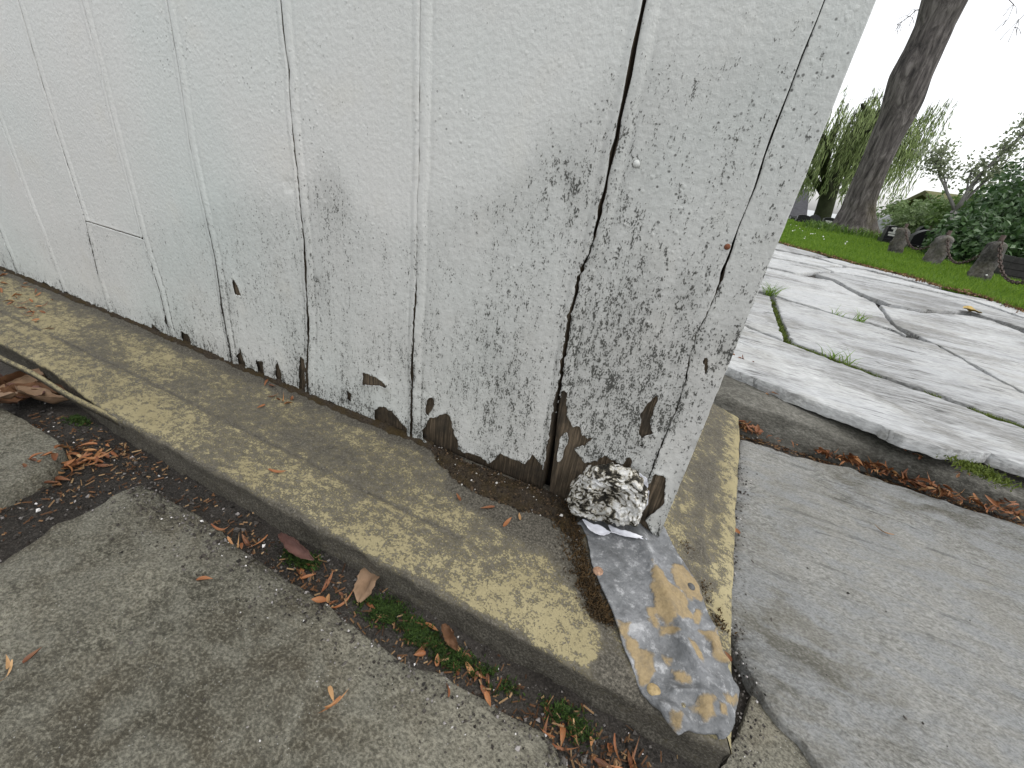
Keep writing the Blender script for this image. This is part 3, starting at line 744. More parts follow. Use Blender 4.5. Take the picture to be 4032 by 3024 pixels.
def wear_shade(x, y):
    t = (y - Y0) / (YW - Y0)
    w = 0.17 + 0.26 * t + 0.24 * fbm(x * 16, y * 34, 4, 201) + 0.16 * fbm(x * 90, y * 110, 3, 206)
    w = w + 0.75 * sstep(0.86, 0.93, t + 0.05 * fbm(x * 60, y * 60, 3, 202))
    w = w + 0.25 * np.exp(-((t - 0.52) / 0.14) ** 2) * (0.5 + vnoise(x * 9, y * 3, 203))
    for P, a, s in DARK: w = w + a * sstep(-s, s, sdf(P, x, y) + 0.004 * fbm(x * 90, y * 90, 3, 204))
    for P, a, s in LIGHT: w = w - a * sstep(-s, s, sdf(P, x, y))
    w = w + 0.5 * (1 - sstep(0.0015, 0.0045, y - Y0 + 0.0035 * fbm(x * 70, y * 30, 4, 205)))
    return w
def crackline():
    q = D2([(-300, 520), (0, 672), (297, 811), (476, 902), (713, 1021), (1000, 1165)], 0.03); return q
CR = crackline()
xs = np.concatenate([np.arange(-2.4, -0.95, 0.012), np.arange(-0.95, 0.14, 0.0026)])
ts = np.concatenate([np.linspace(-0.30, 0, 9)[:-1], np.linspace(0, 0.06, 7), np.linspace(0.06, 1.08, 52)[1:]])
A, T = np.meshgrid(xs, ts, indexing='ij')
split = sstep(-0.56, -0.78, A)                       # towards the left the front lip has split off
Yf = Y0 + 0.0016 * fbm(A * 38, np.zeros(A.shape), 4, 210) + 0.0008 * fbm(A * 160, np.zeros(A.shape), 2, 211) + 0.016 * split
Tt = np.clip(T, 0, None)
Ys = Yf + (YW - Yf) * Tt
xend = XS + (XC - XS) * np.clip((Ys - Y0) / (YW - Y0), 0, 1.1) - 0.0008
Xs = np.minimum(A, xend)
Zs = 0.024 + 0.019 * np.clip((Ys - Y0) / (YW - Y0), 0, 1.3) + 0.0008 * fbm(Xs * 30, Ys * 70, 4, 212) + 0.0005 * fbm(Xs * 200, Ys * 200, 2, 213)
Zs -= 0.0035 * np.exp(-(Tt / 0.018) ** 1.0) * (0.7 + 0.5 * fbm(A * 50, Tt * 3, 3, 214))
cd = np.abs(Ys - np.interp(Xs, CR[:, 0], CR[:, 1]) - 0.0006 * fbm(Xs * 90, Ys * 10, 3, 215))
Zs -= 0.0016 * np.exp(-(cd / 0.0013) ** 2) * (Xs < CR[-1, 0])
under = T < 0
Zs = np.where(under, Zs + T * 0.16 , Zs)
Ys = np.where(under, Yf + 0.0025 * fbm(A * 60, T * 14, 4, 216) + 0.002 * np.sin(np.clip(-T / 0.3, 0, 1) * 3.1), Ys)
wv = np.where(under, 0.95 + 0.25 * fbm(A * 30, T * 20, 3, 217), wear_shade(Xs, Ys) + 0.5 * np.exp(-(cd / 0.002) ** 2) * (Xs < CR[-1, 0]))
V = np.stack([Xs, Ys, Zs], -1).reshape(-1, 3); i = np.arange(V.shape[0]).reshape(A.shape)
F = np.stack([i[:-1, :-1], i[1:, :-1], i[1:, 1:], i[:-1, 1:]], -1).reshape(-1, 4)
keep = (V[F][:, :, 0].max(1) - V[F][:, :, 0].min(1)) > 1e-6
o = link('front_sill', mkmesh('front_sill', V, F[keep], M_SILL, attrs={'wear_shade': wv.ravel()}), sill)
# return wing round the corner
ys = np.arange(0.19, 0.738, 0.003); ts2 = ts
A, T = np.meshgrid(ys, ts2, indexing='ij'); Tt = np.clip(T, 0, None)
Xf = XS + 0.018 * sstep(0.25, 0.75, A) + 0.0014 * fbm(A * 38, np.zeros(A.shape), 4, 230)
Xs = Xf + (XC - 0.004 - Xf) * Tt
yend = Y0 + (YW - Y0) * np.clip((XS - Xs) / (XS - XC), 0, 1.1) + 0.0008
Ys = np.maximum(A, yend)
Zs = 0.024 + 0.019 * np.clip((Xf - Xs) / (XS - XC), 0, 1.3) + 0.0022 * fbm(Xs * 36, Ys * 22, 4, 232) + 0.0008 * fbm(Xs * 170, Ys * 120, 2, 233)
Zs -= 0.003 * np.exp(-(Tt / 0.02)) * (0.7 + 0.5 * fbm(A * 50, Tt * 3, 3, 234))
under = T < 0
Zs = np.where(under, Zs + T * 0.16, Zs); Xs = np.where(under, Xf + 0.002 * fbm(A * 60, T * 14, 4, 236), Xs)
t_ = (Xf - Xs) / (XS - XC)
wv = np.where(under, 0.9, 0.30 + 0.45 * fbm(Xs * 110, Ys * 80, 4, 237) + 0.35 * np.exp(-((t_ - 0.55) / 0.22) ** 2) * (0.5 + vnoise(Ys * 14, Xs * 9, 238)) - 0.3 * np.exp(-(t_ / 0.2) ** 2))
V = np.stack([Xs, Ys, Zs], -1).reshape(-1, 3); i = np.arange(V.shape[0]).reshape(A.shape)
F = np.stack([i[:-1, :-1], i[:-1, 1:], i[1:, 1:], i[1:, :-1]], -1).reshape(-1, 4)
keep = (V[F][:, :, 1].max(1) - V[F][:, :, 1].min(1)) > 1e-6
o = link('return_sill', mkmesh('return_sill', V, F[keep], M_SILL, attrs={'wear_shade': wv.ravel()}), sill)
o['label'] = 'rough yellow brown wing of the sill round the corner'
# lip that has split away at the left
xs = np.linspace(-2.3, -0.56, 120); V = []; F = []
for k, x in enumerate(xs):
    s = float(sstep(-0.56, -0.74, x)); y = Y0 - 0.004 * s + 0.001 * math.sin(x * 40); z = 0.022 + 0.004 * s + 0.001 * math.sin(x * 23)
    w = 0.0035 + 0.0015 * s
    V += [(x, y, z - 0.010 + 0.003 * s), (x, y, z), (x, y + w * 0.6, z + 0.0012), (x, y + w * 0.6, z - 0.009 + 0.003 * s)]
    if k:
        for q in range(4): a = 4 * (k - 1) + q; b = 4 * (k - 1) + (q + 1) % 4; F.append((a, b, b + 4, a + 4))
F.append((0, 1, 2, 3)); F.append(tuple(4 * 119 + q for q in (3, 2, 1, 0)))
o = link('split_lip', mkmesh('split_lip', V, F, M_SILL, True, {'wear_shade': [0.8 if (q % 4) in (0, 3) else 0.05 for q in range(len(V))]}), sill)
o['label'] = 'thin strip split away from the front edge of the sill'

# ================================================================== LEAD SHEET over the mitre
def c4(pts): return [(1234.4 + 0.3473 * x, 1042.4 + 0.3473 * y) for x, y in pts]
def lead_base(x, y):
    over = np.maximum(np.maximum(Y0 + 0.004 - y, x - XS + 0.004), 0)
    return sill_z(x, y) + 0.003 - 0.012 * sstep(0.0, 0.02, over) - 0.25 * over
def DL(pts):
    out = []
    for x, y in pts:
        zz = 0.03
        for _ in range(6):
            p = gz(x, y, zz); zz = float(0.5 * zz + 0.5 * lead_base(p[0], p[1]))
        out.append(p[:2])
    return np.array(out)
LP = DL(c4([(30, 255), (60, 260), (100, 350), (125, 500), (180, 640), (250, 800), (320, 1000), (400, 1180), (440, 1310), (520, 1400), (600, 1490), (665, 1580), (700, 1560), (770, 1548), (850, 1558), (905, 1558), (912, 1600), (945, 1606), (1000, 1540), (1022, 1490), (1020, 1430), (1038, 1370), (1040, 1300), (1000, 1240), (962, 1165), (966, 1140), (940, 1085), (915, 1000), (900, 930), (870, 880), (840, 820), (812, 720), (790, 660), (740, 570), (690, 490), (620, 390), (575, 290), (500, 200), (300, 150), (120, 200)]))
OCH = [DL(c4(p)) for p in (
  [(490, 520), (560, 590), (700, 700), (740, 850), (640, 850), (590, 900), (530, 830), (500, 640)],
  [(600, 540), (690, 510), (780, 640), (830, 750), (720, 720), (650, 650)],
  [(455, 770), (530, 800), (530, 930), (480, 860)],
  [(275, 860), (370, 880), (340, 950), (400, 990), (400, 1040), (520, 1060), (520, 1160), (450, 1250), (400, 1130), (320, 960)],
  [(530, 930), (620, 900), (640, 960), (540, 975)],
  [(745, 1385), (800, 1345), (890, 1340), (885, 1450), (820, 1490)],
  [(920, 1390), (965, 1390), (955, 1445), (925, 1430)],
  [(720, 1000), (760, 1010), (820, 1135), (760, 1090)],
  [(780, 930), (900, 915), (935, 1060), (965, 1150), (880, 1110), (850, 1010)],
  [(950, 1310), (1025, 1330), (1000, 1390), (960, 1360)],
  [(620, 1450), (670, 1470), (690, 1550), (640, 1540)],
  [(635, 1170), (740, 1205), (735, 1240), (660, 1210)],
  [(548, 1065), (625, 1100), (605, 1135), (560, 1110)],
  [(770, 800), (800, 800), (790, 880), (765, 880)],
)]
st = 0.0014
us = np.arange(LP[:, 0].min() - .004, LP[:, 0].max() + .004, st); vs = np.arange(LP[:, 1].min() - .004, LP[:, 1].max() + .004, st)
U, W = np.meshgrid(us, vs, indexing='ij')
Fd = sdf(LP, U, W) + 0.0008 * fbm(U * 160, W * 160, 3, 301)
u, v, tri, f = march(us, vs, Fd)
ax = DL(c4([(480, 500), (900, 1500)])); dvec = (ax[1] - ax[0]); ln = np.linalg.norm(dvec); dvec /= ln
al = ((u - ax[0, 0]) * dvec[0] + (v - ax[0, 1]) * dvec[1]) / ln; ac = (u - ax[0, 0]) * -dvec[1] + (v - ax[0, 1]) * dvec[0]
z = lead_base(u, v) + 0.0015
low = sstep(0.35, 0.8, al)
z += 0.0060 * np.exp(-((ac - 0.001) / 0.007) ** 2) * (1 - 0.5 * low)                 # standing ridge over the mitre
z += low * (0.0075 * fbm(u * 30, v * 30, 3, 303) + 0.0016 * fbm(u * 100, v * 100, 2, 304))
z += 0.0009 * fbm(u * 55, v * 55, 3, 305)
fd = np.full(len(u), 9.0)
folds = [DL(c4(q)) for q in ([(650, 960), (720, 1080), (790, 1170), (900, 1240)], [(850, 980), (880, 1060), (950, 1130)], [(640, 1300), (760, 1290), (860, 1330), (940, 1420)], [(560, 1400), (640, 1430), (720, 1500)], [(900, 1300), (960, 1400), (960, 1490)])]
for a, b in [(q[i_], q[i_ + 1]) for q in folds for i_ in range(len(q) - 1)]:
    e = b - a; t = np.clip(((u - a[0]) * e[0] + (v - a[1]) * e[1]) / (e @ e), 0, 1); fd = np.minimum(fd, np.hypot(u - a[0] - t * e[0], v - a[1] - t * e[1]))
z += 0.0048 * np.exp(-(fd / 0.0034) ** 1.4)
z += 0.0022 * np.exp(-f / 0.004) * np.clip(fbm(u * 40, v * 40, 2, 306), -0.2, 1)      # curling rim
z = np.maximum(z, 0.002 + 0.0 * z)
och = np.zeros(len(u)) - 1
for P in OCH: och = np.maximum(och, np.clip((sdf(P, u, v) + 0.0042 * fbm(u * 140, v * 140, 4, 309)) / 0.004, -1, 1))
z += 0.0004 * sstep(-0.1, 0.25, och)
V = np.stack([u, v, z], -1); V, tri, vsx = rim(V, tri, np.array((0, 0, -0.0016)))
m = Mat('lead', 0.55, 0.35, 0.0)
oc = m.attr('ochre'); nf = m.noise(330, 5, 0.65); nb_ = m.noise(34, 5, 0.62, None, 0.2); ns = m.noise(1, 4, 0.6, m.map((130, 300, 90), (0, 0, R_(60))))
gre = m.ramp(nb_, [(0.3, (0.085, 0.088, 0.09)), (0.48, (0.125, 0.13, 0.134)), (0.62, (0.175, 0.18, 0.186)), (0.78, (0.36, 0.365, 0.37))])
scf = m.noise(95, 6, 0.75); gre = m.mix(m.ramp(scf, [(0.53, 0.0), (0.66, 0.6)]), gre, (0.42, 0.425, 0.43)); gre = m.mix(m.ramp(scf, [(0.36, 0.55), (0.46, 0.0)]), gre, (0.06, 0.062, 0.064))
gre = m.mix(m.ramp(ns, [(0.55, 0.0), (0.8, 0.16)]), gre, (0.6, 0.6, 0.6))
k = m.ramp(m.mth('ADD', m.mth('MULTIPLY', oc, 0.5), m.mth('ADD', m.mth('MULTIPLY', nf, 0.35), m.mth('MULTIPLY', nb_, 0.25))), [(0.15, 0.0), (0.42, 0.92)])
yel = m.ramp(nf, [(0.3, (0.22, 0.16, 0.078)), (0.7, (0.30, 0.225, 0.115))])
yel = m.mix(m.ramp(m.noise(120, 5, 0.7), [(0.48, 0.0), (0.66, 0.8)]), yel, (0.17, 0.13, 0.075))
m.col(m.mix(k, gre, yel)); m.rough(m.ramp(k, [(0.0, 0.55), (1.0, 0.75)]))
m.L(m.ramp(k, [(0.0, 0.12), (1.0, 0.0)]), m.b.inputs['Metallic'])
m.bump(m.mth('ADD', m.mth('MULTIPLY', k, 0.35), m.mth('ADD', m.mth('MULTIPLY', nf, 0.35), m.mth('MULTIPLY', nb_, 2.2))), 0.0022, 0.8)
M_LEAD = m.done()
lead = thing('lead_flashing', (float(LP[:, 0].mean()), float(LP[:, 1].mean()), 0.03), 'crumpled grey lead sheet with ochre paint patches over the sill corner', 'flashing')
link('lead_sheet', mkmesh('lead_sheet', V, tri, M_LEAD, attrs={'ochre': np.concatenate([och, och[vsx]])}), lead)
def zat(p):
    d = (u - p[0]) ** 2 + (v - p[1]) ** 2; return float(z[np.argmin(d)])
M_NAILO = flat('nail_ochre', (0.32, 0.24, 0.12), 0.7, 0.3, 0.35, 300, bump=0.001); M_NAILR = flat('nail_copper', (0.28, 0.17, 0.11), 0.6, 0.3, 0.45, 400, bump=0.001); M_NAILD = flat('nail_dark', (0.06, 0.06, 0.06), 0.6, 0.4, 0.4, 300)
for px, mt, r in (((168, 553), M_NAILR, 0.0052), ((515, 1290), M_NAILO, 0.0052), ((737, 655), M_NAILD, 0.004)):
    p = DL(c4([px]))[0]; zz = zat(p); V = []; F = []
    for k_ in range(5):
        a_ = k_ / 4 * 1.5; rr = r * math.cos(a_) if k_ else r
        for t in range(14): a = 2 * math.pi * t / 14; V.append((p[0] + rr * math.cos(a), p[1] + rr * math.sin(a), zz - 0.001 + 0.0024 * math.sin(a_)))
    for k_ in range(4):
        for t in range(14): F.append((k_ * 14 + t, k_ * 14 + (t + 1) % 14, (k_ + 1) * 14 + (t + 1) % 14, (k_ + 1) * 14 + t))
    F.append(tuple(range(56, 70)))
    link('nail_head', mkmesh('nail_head', V, F, mt), lead)

# ================================================================== MOTTLED LUMP at the post foot, and loose paint flakes
import bmesh
YL = YW - 0.028
pc = wy(1306, 1086, YL)
bm = bmesh.new(); bmesh.ops.create_icosphere(bm, subdivisions=6, radius=1.0)
OUT = np.array([(1213, 1112), (1226, 1072), (1252, 1036), (1300, 1022), (1345, 1028), (1388, 1050), (1395, 1085), (1384, 1118), (1372, 1152), (1335, 1150), (1290, 1138), (1250, 1122)], float)
oq = np.array([wy(x, y, YL) for x, y in OUT])[:, [0, 2]] - np.array((pc[0], pc[2]))
oang = np.arctan2(oq[:, 1], oq[:, 0]); orad = np.hypot(oq[:, 0], oq[:, 1]); so = np.argsort(oang); oang = oang[so]; orad = orad[so]
oang = np.concatenate([oang - 2 * math.pi, oang, oang + 2 * math.pi]); orad = np.tile(orad, 3)
CAV = []
for vv in bm.verts:
    c = vv.co; a = math.atan2(c.z, c.x); h = math.hypot(c.x, c.z); R = float(np.interp(a, oang, orad))
    nn = mnoise.fractal(Vector((c.x * 2.2 + 5, c.y * 2.2, c.z * 3.6)), 0.7, 2.1, 6)
    rid = abs(mnoise.noise(Vector((c.x * 3.0 + 0.6 * nn, c.y * 3 + 2, c.z * 4.6 + c.x * 1.5))))
    r2 = abs(mnoise.noise(Vector((c.x * 7 + 3, c.y * 7, c.z * 10 + c.x * 3)))); rid = min(rid, 0.25 + r2)
    CAV.append(max(0.0, 1 - rid / 0.20) + 0.35 * max(0, -nn)); s = 0.95 + 0.13 * nn - 0.34 * max(0, 0.30 - rid) * max(0.25, -c.y)
    ter = round((nn + 0.3 * mnoise.noise(c * 9)) * 3.5) / 3.5
    s = s * 0.8 + 0.22 * ter; R *= 1 + 0.10 * mnoise.noise(Vector((math.cos(a) * 3.1, math.sin(a) * 3.1, 4))) + 0.07 * mnoise.noise(Vector((math.cos(a) * 9, math.sin(a) * 9, 8)))
    vv.co = Vector((pc[0] + c.x / max(h, 1e-4) * (h ** 0.85) * R * (0.97 + 0.06 * nn), YL + 0.013 + (math.copysign(abs(c.y) ** 0.45, c.y) * 0.020 + 0.006 * mnoise.noise(Vector((c.x * 1.7, 3, c.z * 1.7)))) * s - 0.004 * c.z, pc[2] + c.z / max(h, 1e-4) * (h ** 0.85) * R * (0.97 + 0.06 * nn)))
me = bpy.data.meshes.new('lump'); bm.to_mesh(me); bm.free()
at = me.attributes.new('cav', 'FLOAT', 'POINT'); at.data.foreach_set('value', np.array(CAV, np.float32))
m = Mat('mottled_white', 0.8, 0.25)
n1 = m.noise(1, 6, 0.72, m.map((130, 130, 230)), 0.9); n2 = m.noise(60, 4, 0.65)
kk = m.mth('SUBTRACT', m.mth('ADD', m.mth('MULTIPLY', n1, 0.8), m.mth('MULTIPLY', n2, 0.75)), m.mth('SUBTRACT', m.mth('MULTIPLY', m.attr('cav'), 0.22), 0.1))
cc = m.ramp(kk, [(0.66, (0.02, 0.018, 0.014)), (0.76, (0.085, 0.075, 0.055)), (0.81, (0.40, 0.37, 0.30)), (0.87, (0.66, 0.65, 0.61)), (1.0, (0.78, 0.78, 0.77))])
m.col(cc); m.bump(n1, 0.004, 0.9); m.bump(m.noise(500, 3), 0.001, 0.5)
me.materials.append(m.done()); me.polygons.foreach_set('use_smooth', np.full(len(me.polygons), True))
o = link('rubble_lump', me); tag(o, 'rough black and white mottled lump wedged under the corner post', 'lump')

M_FLAKE = flat('flake_paint', (0.70, 0.71, 0.76), 0.5, 0.35, 0.06, 90)
def flake(poly3, seed, label, curl=0.003):
    """curled chip of paint spanning a 3D outline"""
    P = np.asarray(poly3, float); c = P.mean(0)
    u_, s_, vt = np.linalg.svd(P - c); ex, ey, nz = vt
    Q = np.stack([(P - c) @ ex, (P - c) @ ey], -1)
    us = np.arange(Q[:, 0].min() - .002, Q[:, 0].max() + .002, 0.001); vs = np.arange(Q[:, 1].min() - .002, Q[:, 1].max() + .002, 0.001)
    U, W = np.meshgrid(us, vs, indexing='ij')
    a, b, tr, ff = march(us, vs, sdf(Q, U, W) + 0.0009 * fbm(U * 220, W * 220, 3, seed))
    h = curl * fbm(a * 70, b * 70, 3, seed + 1) + curl * 0.4 * np.exp(-ff / 0.002)
    if nz @ np.array((0, -0.7, 0.7)) < 0: nz = -nz
    V = c + a[:, None] * ex + b[:, None] * ey + h[:, None] * nz
    V, tr, _ = rim(V, tr, -nz * 0.0006)
    o = link('paint_flake', mkmesh('paint_flake', V, tr, M_FLAKE)); tag(o, label, 'paint flake', 'loose paint flakes round the lump'); return o
def c6(pts, Y): return [wy(548.6 + .3717 * x, 1042.4 + .3717 * y, Y) for x, y in pts]
flake([wy(x, y, YW - 0.010) for x, y in ((1352, 1024), (1378, 1018), (1398, 1032), (1402, 1052), (1388, 1056), (1372, 1040))], 401, 'bluish white paint flake above the lump')
flake([wy(x, y, YW - 0.012) for x, y in ((1392, 1064), (1402, 1060), (1399, 1090), (1388, 1104), (1388, 1084))], 402, 'narrow bluish white paint flake right of the lump', 0.0015)
_fl = lambda pts: [np.append(p, float(lead_base(p[0], p[1])) + 0.006) for p in DL(pts)]
flake(_fl([(1254, 1132), (1276, 1140), (1300, 1150), (1316, 1160), (1300, 1166), (1282, 1164), (1266, 1152)]), 403, 'bluish white paint flake below the lump, on the upper end of the lead', 0.003)
flake(_fl([(1308, 1142), (1330, 1152), (1352, 1158), (1394, 1176), (1372, 1174), (1340, 1166), (1318, 1160)]), 404, 'long pointed white paint flake between lump and lead sheet', 0.003)

# ================================================================== LAWN AND CHURCHYARD BEHIND
ZL = 0.072
EDGE = gpoly([(1300, 430), (1480, 476), (1600, 503), (1691, 526), (1773, 548), (1855, 571), (1930, 589), (1993, 605), (2040, 621), (2131, 643), (2212, 671), (2330, 712)], ZU)
LAWN = np.concatenate([[(-40, 6.4), (-8, 5.4)], EDGE[::1], [(2.1, 1.2), (3.2, -6), (40, -6), (40, 42), (-40, 42)]])
def lawn_z(x, y):
    return ZL - 0.012 + 0.010 * fbm(x * 1.5, y * 1.5, 3, 500) + 0.006 * sstep(5, 11, y) - 3.0 * sstep(13.0, 34, y)
def nonuni(lo, hi, c, d0, g):
    a = [c]; d = d0
    while a[-1] < hi: a.append(a[-1] + d); d *= g
    b = [c]; d = d0
    while b[-1] > lo: b.append(b[-1] - d); d *= g
    return np.array(b[::-1][:-1] + a)
us = nonuni(-40, 40, 1.3, 0.05, 1.035); vs = nonuni(-6, 42, 3.6, 0.05, 1.03)
U, W = np.meshgrid(us, vs, indexing='ij')
u, v, tri, f = march(us, vs, sdf(LAWN, U, W) + 0.05 * fbm(U * 6, W * 6, 4, 501))
m = Mat('turf', 0.95, 0.1)
n1 = m.noise(2.2, 5, 0.6); n2 = m.noise(60, 4, 0.7)
c = m.ramp(n1, [(0.3, (0.045, 0.10, 0.008)), (0.5, (0.065, 0.135, 0.010)), (0.7, (0.11, 0.14, 0.018))])
c = m.mix(m.ramp(n2, [(0.4, 0.55), (0.6, 0.0)]), c, (0.03, 0.045, 0.01))
m.col(c); m.bump(n2, 0.03, 0.8)
lawn = tag(link('lawn', mkmesh('lawn', np.stack([u, v, lawn_z(u, v)], -1), tri, m.done())), kind='structure')
V, F = box(-1500, 1500, 33, 2500, -4.0, -3.05)
tag(link('water', mkmesh('water', V, F, flat('sea', (0.10, 0.14, 0.17), 0.15, 0.5, 0.2, 0.2), False)), kind='structure')

def blades(x, y, z, h, w, lean, seed):
    g = np.random.default_rng(seed); n = len(x); a = g.random(n) * 6.283; b = g.random(n) * 6.283
    dx, dy = np.cos(a) * w, np.sin(a) * w
    lx, ly = np.cos(b) * lean * h, np.sin(b) * lean * h
    p0 = np.stack([x - dx, y - dy, z], -1); p1 = np.stack([x + dx, y + dy, z], -1)
    q0 = np.stack([x - 0.7 * dx + 0.35 * lx, y - 0.7 * dy + 0.35 * ly, z + 0.6 * h], -1); q1 = np.stack([x + 0.7 * dx + 0.35 * lx, y + 0.7 * dy + 0.35 * ly, z + 0.6 * h], -1)
    t = np.stack([x + lx, y + ly, z + h], -1)
    V = np.stack([p0, p1, q0, q1, t], 1).reshape(-1, 3); k = 5 * np.arange(n)[:, None]
    F = np.concatenate([k + np.array([[0, 1, 3]]), k + np.array([[0, 3, 2]]), k + np.array([[2, 3, 4]])])
    return V, F
n = 160000
yy = 1.0 / rng.uniform(1 / 13.5, 1 / 2.3, n); xx = rng.uniform(0.02, 0.62, n) * yy + 0.0
k = (sdf(LAWN, xx, yy) + 0.05 * fbm(xx * 6, yy * 6, 4, 501)) > 0.0
xx, yy = xx[k][:85000], yy[k][:85000]
hh = (0.016 + 0.03 * rng.random(len(xx))) * (1 + 0.5 * fbm(xx * 3, yy * 3, 3, 510)); ww = 0.0011 + 0.0006 * yy / 3
V, F = blades(xx, yy, lawn_z(xx, yy) - 0.002, hh, ww, 0.6, 51)
M_GRASS = leafy('grass_blade', (0.055, 0.12, 0.008), (0.16, 0.26, 0.024), 0.7, 0.35)
tag(link('grass', mkmesh('grass', V, F, M_GRASS, False)), 'short bright green lawn grass beside the pale paving', 'grass', kind='stuff')
# dead needles and leaf crumbs along the lawn edge
e = []
for a, b in zip(EDGE[:-1], EDGE[1:]):
    for t in np.linspace(0, 1, 260): e.append(a + (b - a) * t)
e = np.array(e); ex_ = e[:, 0] + rng.normal(0, 0.035, len(e)); ey_ = e[:, 1] + rng.normal(0, 0.05, len(e))
V, F = pebbles(ex_, ey_, np.full(len(e), ZU + 0.004), np.exp(rng.normal(-5.6, 0.4, len(e))), 52)
M_CRUMB = Mat('leaf_crumb', 0.8, 0.2); M_CRUMB.col(M_CRUMB.ramp(M_CRUMB.island(), [(0.0, (0.035, 0.018, 0.010)), (0.6, (0.12, 0.06, 0.028)), (1.0, (0.28, 0.19, 0.10))])); M_CRUMB = M_CRUMB.done()
tag(link('leaf_crumbs', mkmesh('leaf_crumbs', V, F, M_CRUMB, False)), 'brown leaf crumbs strewn along the edge of the lawn', 'leaf litter', kind='stuff')

# -- big tree
YT = 9.4
M_BARK = Mat('bark', 0.9, 0.15)
bn = M_BARK.noise(1, 6, 0.7, M_BARK.map((16, 16, 3.2)), 0.8); bl_ = M_BARK.noise(2.5, 4, 0.6); bz = M_BARK.vor(1, M_BARK.map((26, 26, 6)))
c = M_BARK.ramp(bn, [(0.36, (0.042, 0.038, 0.038)), (0.5, (0.11, 0.098, 0.094)), (0.66, (0.22, 0.20, 0.19))])
mo = M_BARK.attr('moss')
c = M_BARK.mix(M_BARK.mth('MULTIPLY', mo, M_BARK.ramp(bl_, [(0.4, 0.15), (0.6, 0.95)])), c, (0.13, 0.11, 0.025))
M_BARK.col(c); M_BARK.bump(bn, 0.05, 0.9); M_BARK.bump(bz, 0.02, 0.5); M_BARK = M_BARK.done()
base = wy(1846, 507, YT); zb = lawn_z(base[0], YT)
tree = thing('broadleaf_tree', (float(base[0]), YT, float(zb)), 'thick bare brown trunk with mossy flared foot on the lawn', 'tree')
def trunkloft(cl, mat, name, parent, n=28, flare=None, seed=0, mossz=0.5):
    zs = [p[2] for p in cl]
    V = []; F = []; ms = []
    P = [Vector(p[:3]) for p in cl]; Rr = [p[3] for p in cl]
    # resample
    Q = []; 
    for a in range(len(P) - 1):
        for t in np.linspace(0, 1, 7, endpoint=False): 
            p0 = P[max(a - 1, 0)]; p1 = P[a]; p2 = P[a + 1]; p3 = P[min(a + 2, len(P) - 1)]
            q = 0.5 * ((2 * p1) + (p2 - p0) * t + (2 * p0 - 5 * p1 + 4 * p2 - p3) * t * t + (3 * p1 - p0 - 3 * p2 + p3) * t ** 3)
            Q.append((q, Rr[a] * (1 - t) + Rr[a + 1] * t))
    Q.append((P[-1], Rr[-1]))
    z0 = P[0].z
    for p, r in Q:
        for k in range(n):
            a = 2 * math.pi * k / n; hgt = p.z - z0
            fl = 1 + 0.10 * mnoise.noise(Vector((math.cos(a) * 1.4 + seed, math.sin(a) * 1.4, p.z * 0.8)))
            fl += (0.22 * math.exp(-max(hgt, 0) / 0.28)) * math.cos(5 * a + seed) + 0.03 * mnoise.noise(Vector((math.cos(a) * 5, math.sin(a) * 5, p.z * 3)))
            V.append((p.x + r * fl * math.cos(a), p.y + r * fl * math.sin(a), p.z)); ms.append(max(0, math.exp(-max(hgt, 0) / mossz) - 0.1) * (0.5 + 0.5 * math.cos(a - 0.4)))
    for i in range(len(Q) - 1):
        for k in range(n): a = i * n + k; b = i * n + (k + 1) % n; F.append((a, b, b + n, a + n))
    F.append(tuple((len(Q) - 1) * n + k for k in range(n)))
    return link(name, mkmesh(name, V, F, mat, True, {'moss': ms}), parent)
def half(x0, x1, y): return 0.5 * abs(wy(x1, y, YT)[0] - wy(x0, y, YT)[0])
CL = []
for x0, x1, y in ((1776, 1908, 515), (1796, 1896, 488), (1812, 1892, 455), (1821, 1896, 430), (1838, 1910, 390), (1858, 1930, 345), (1877, 1951, 298), (1896, 1976, 255), (1906, 1996, 215), (1920, 2013, 165), (1952, 2040, 105), (1975, 2062, 55), (1990, 2090, 0), (2010, 2120, -60)):
    p = wy(0.5 * (x0 + x1), y, YT); CL.append((p[0], YT, p[2], half(x0, x1, y) * 0.97))
CL[0] = (CL[0][0], YT, min(CL[0][2], zb - 0.05), CL[0][3])
p = CL[-1]
CL += [(p[0] + 0.1, YT, p[2] + 0.9, p[3] * 0.95), (p[0] + 0.1, YT - 0.1, p[2] + 1.8, p[3] * 0.9)]
trunkloft(CL, M_BARK, 'trunk', tree, 32, seed=2.0, mossz=0.6)
tp = Vector(CL[-1][:3])
for q, (dx, dy, dz, r) in enumerate(((1.6, -0.6, 2.2, 0.2), (-1.5, 0.5, 2.4, 0.22), (0.3, 1.2, 2.8, 0.2))):
    pts = [tp + Vector((0, 0, -0.35)), tp + Vector((dx * 0.3, dy * 0.3, dz * 0.3)), tp + Vector((dx, dy, dz))]
    V, F = tube(pts, [r * 1.2, r, r * 0.5], 12, q, 0.1)
    link('limb', mkmesh('limb', V, F, M_BARK, True), tree)
M_TWIG = flat('twig', (0.055, 0.042, 0.036), 0.9, 0.1, 0.3, 20)
def twig(pts, r0, name='twig', parent=tree, seed=0, side=True):
    ps = [Vector(p) for p in pts]; parts = [tube(ps, list(np.linspace(r0, r0 * 0.3, len(ps))), 5)]
    g = random.Random(seed)
    if side:
        for i in range(1, len(ps)):
            for s in range(3):
                d = Vector((g.uniform(-1, 1), g.uniform(-1, 1), g.uniform(-1.2, 0.2))).normalized() * g.uniform(0.06, 0.2)
                parts.append(tube([ps[i], ps[i] + d * 0.5, ps[i] + d + Vector((0, 0, -0.04))], [r0 * 0.4, r0 * 0.3, r0 * 0.45], 4))
    V, F = merge(parts); return link(name, mkmesh(name, V, F, M_TWIG, True), parent)
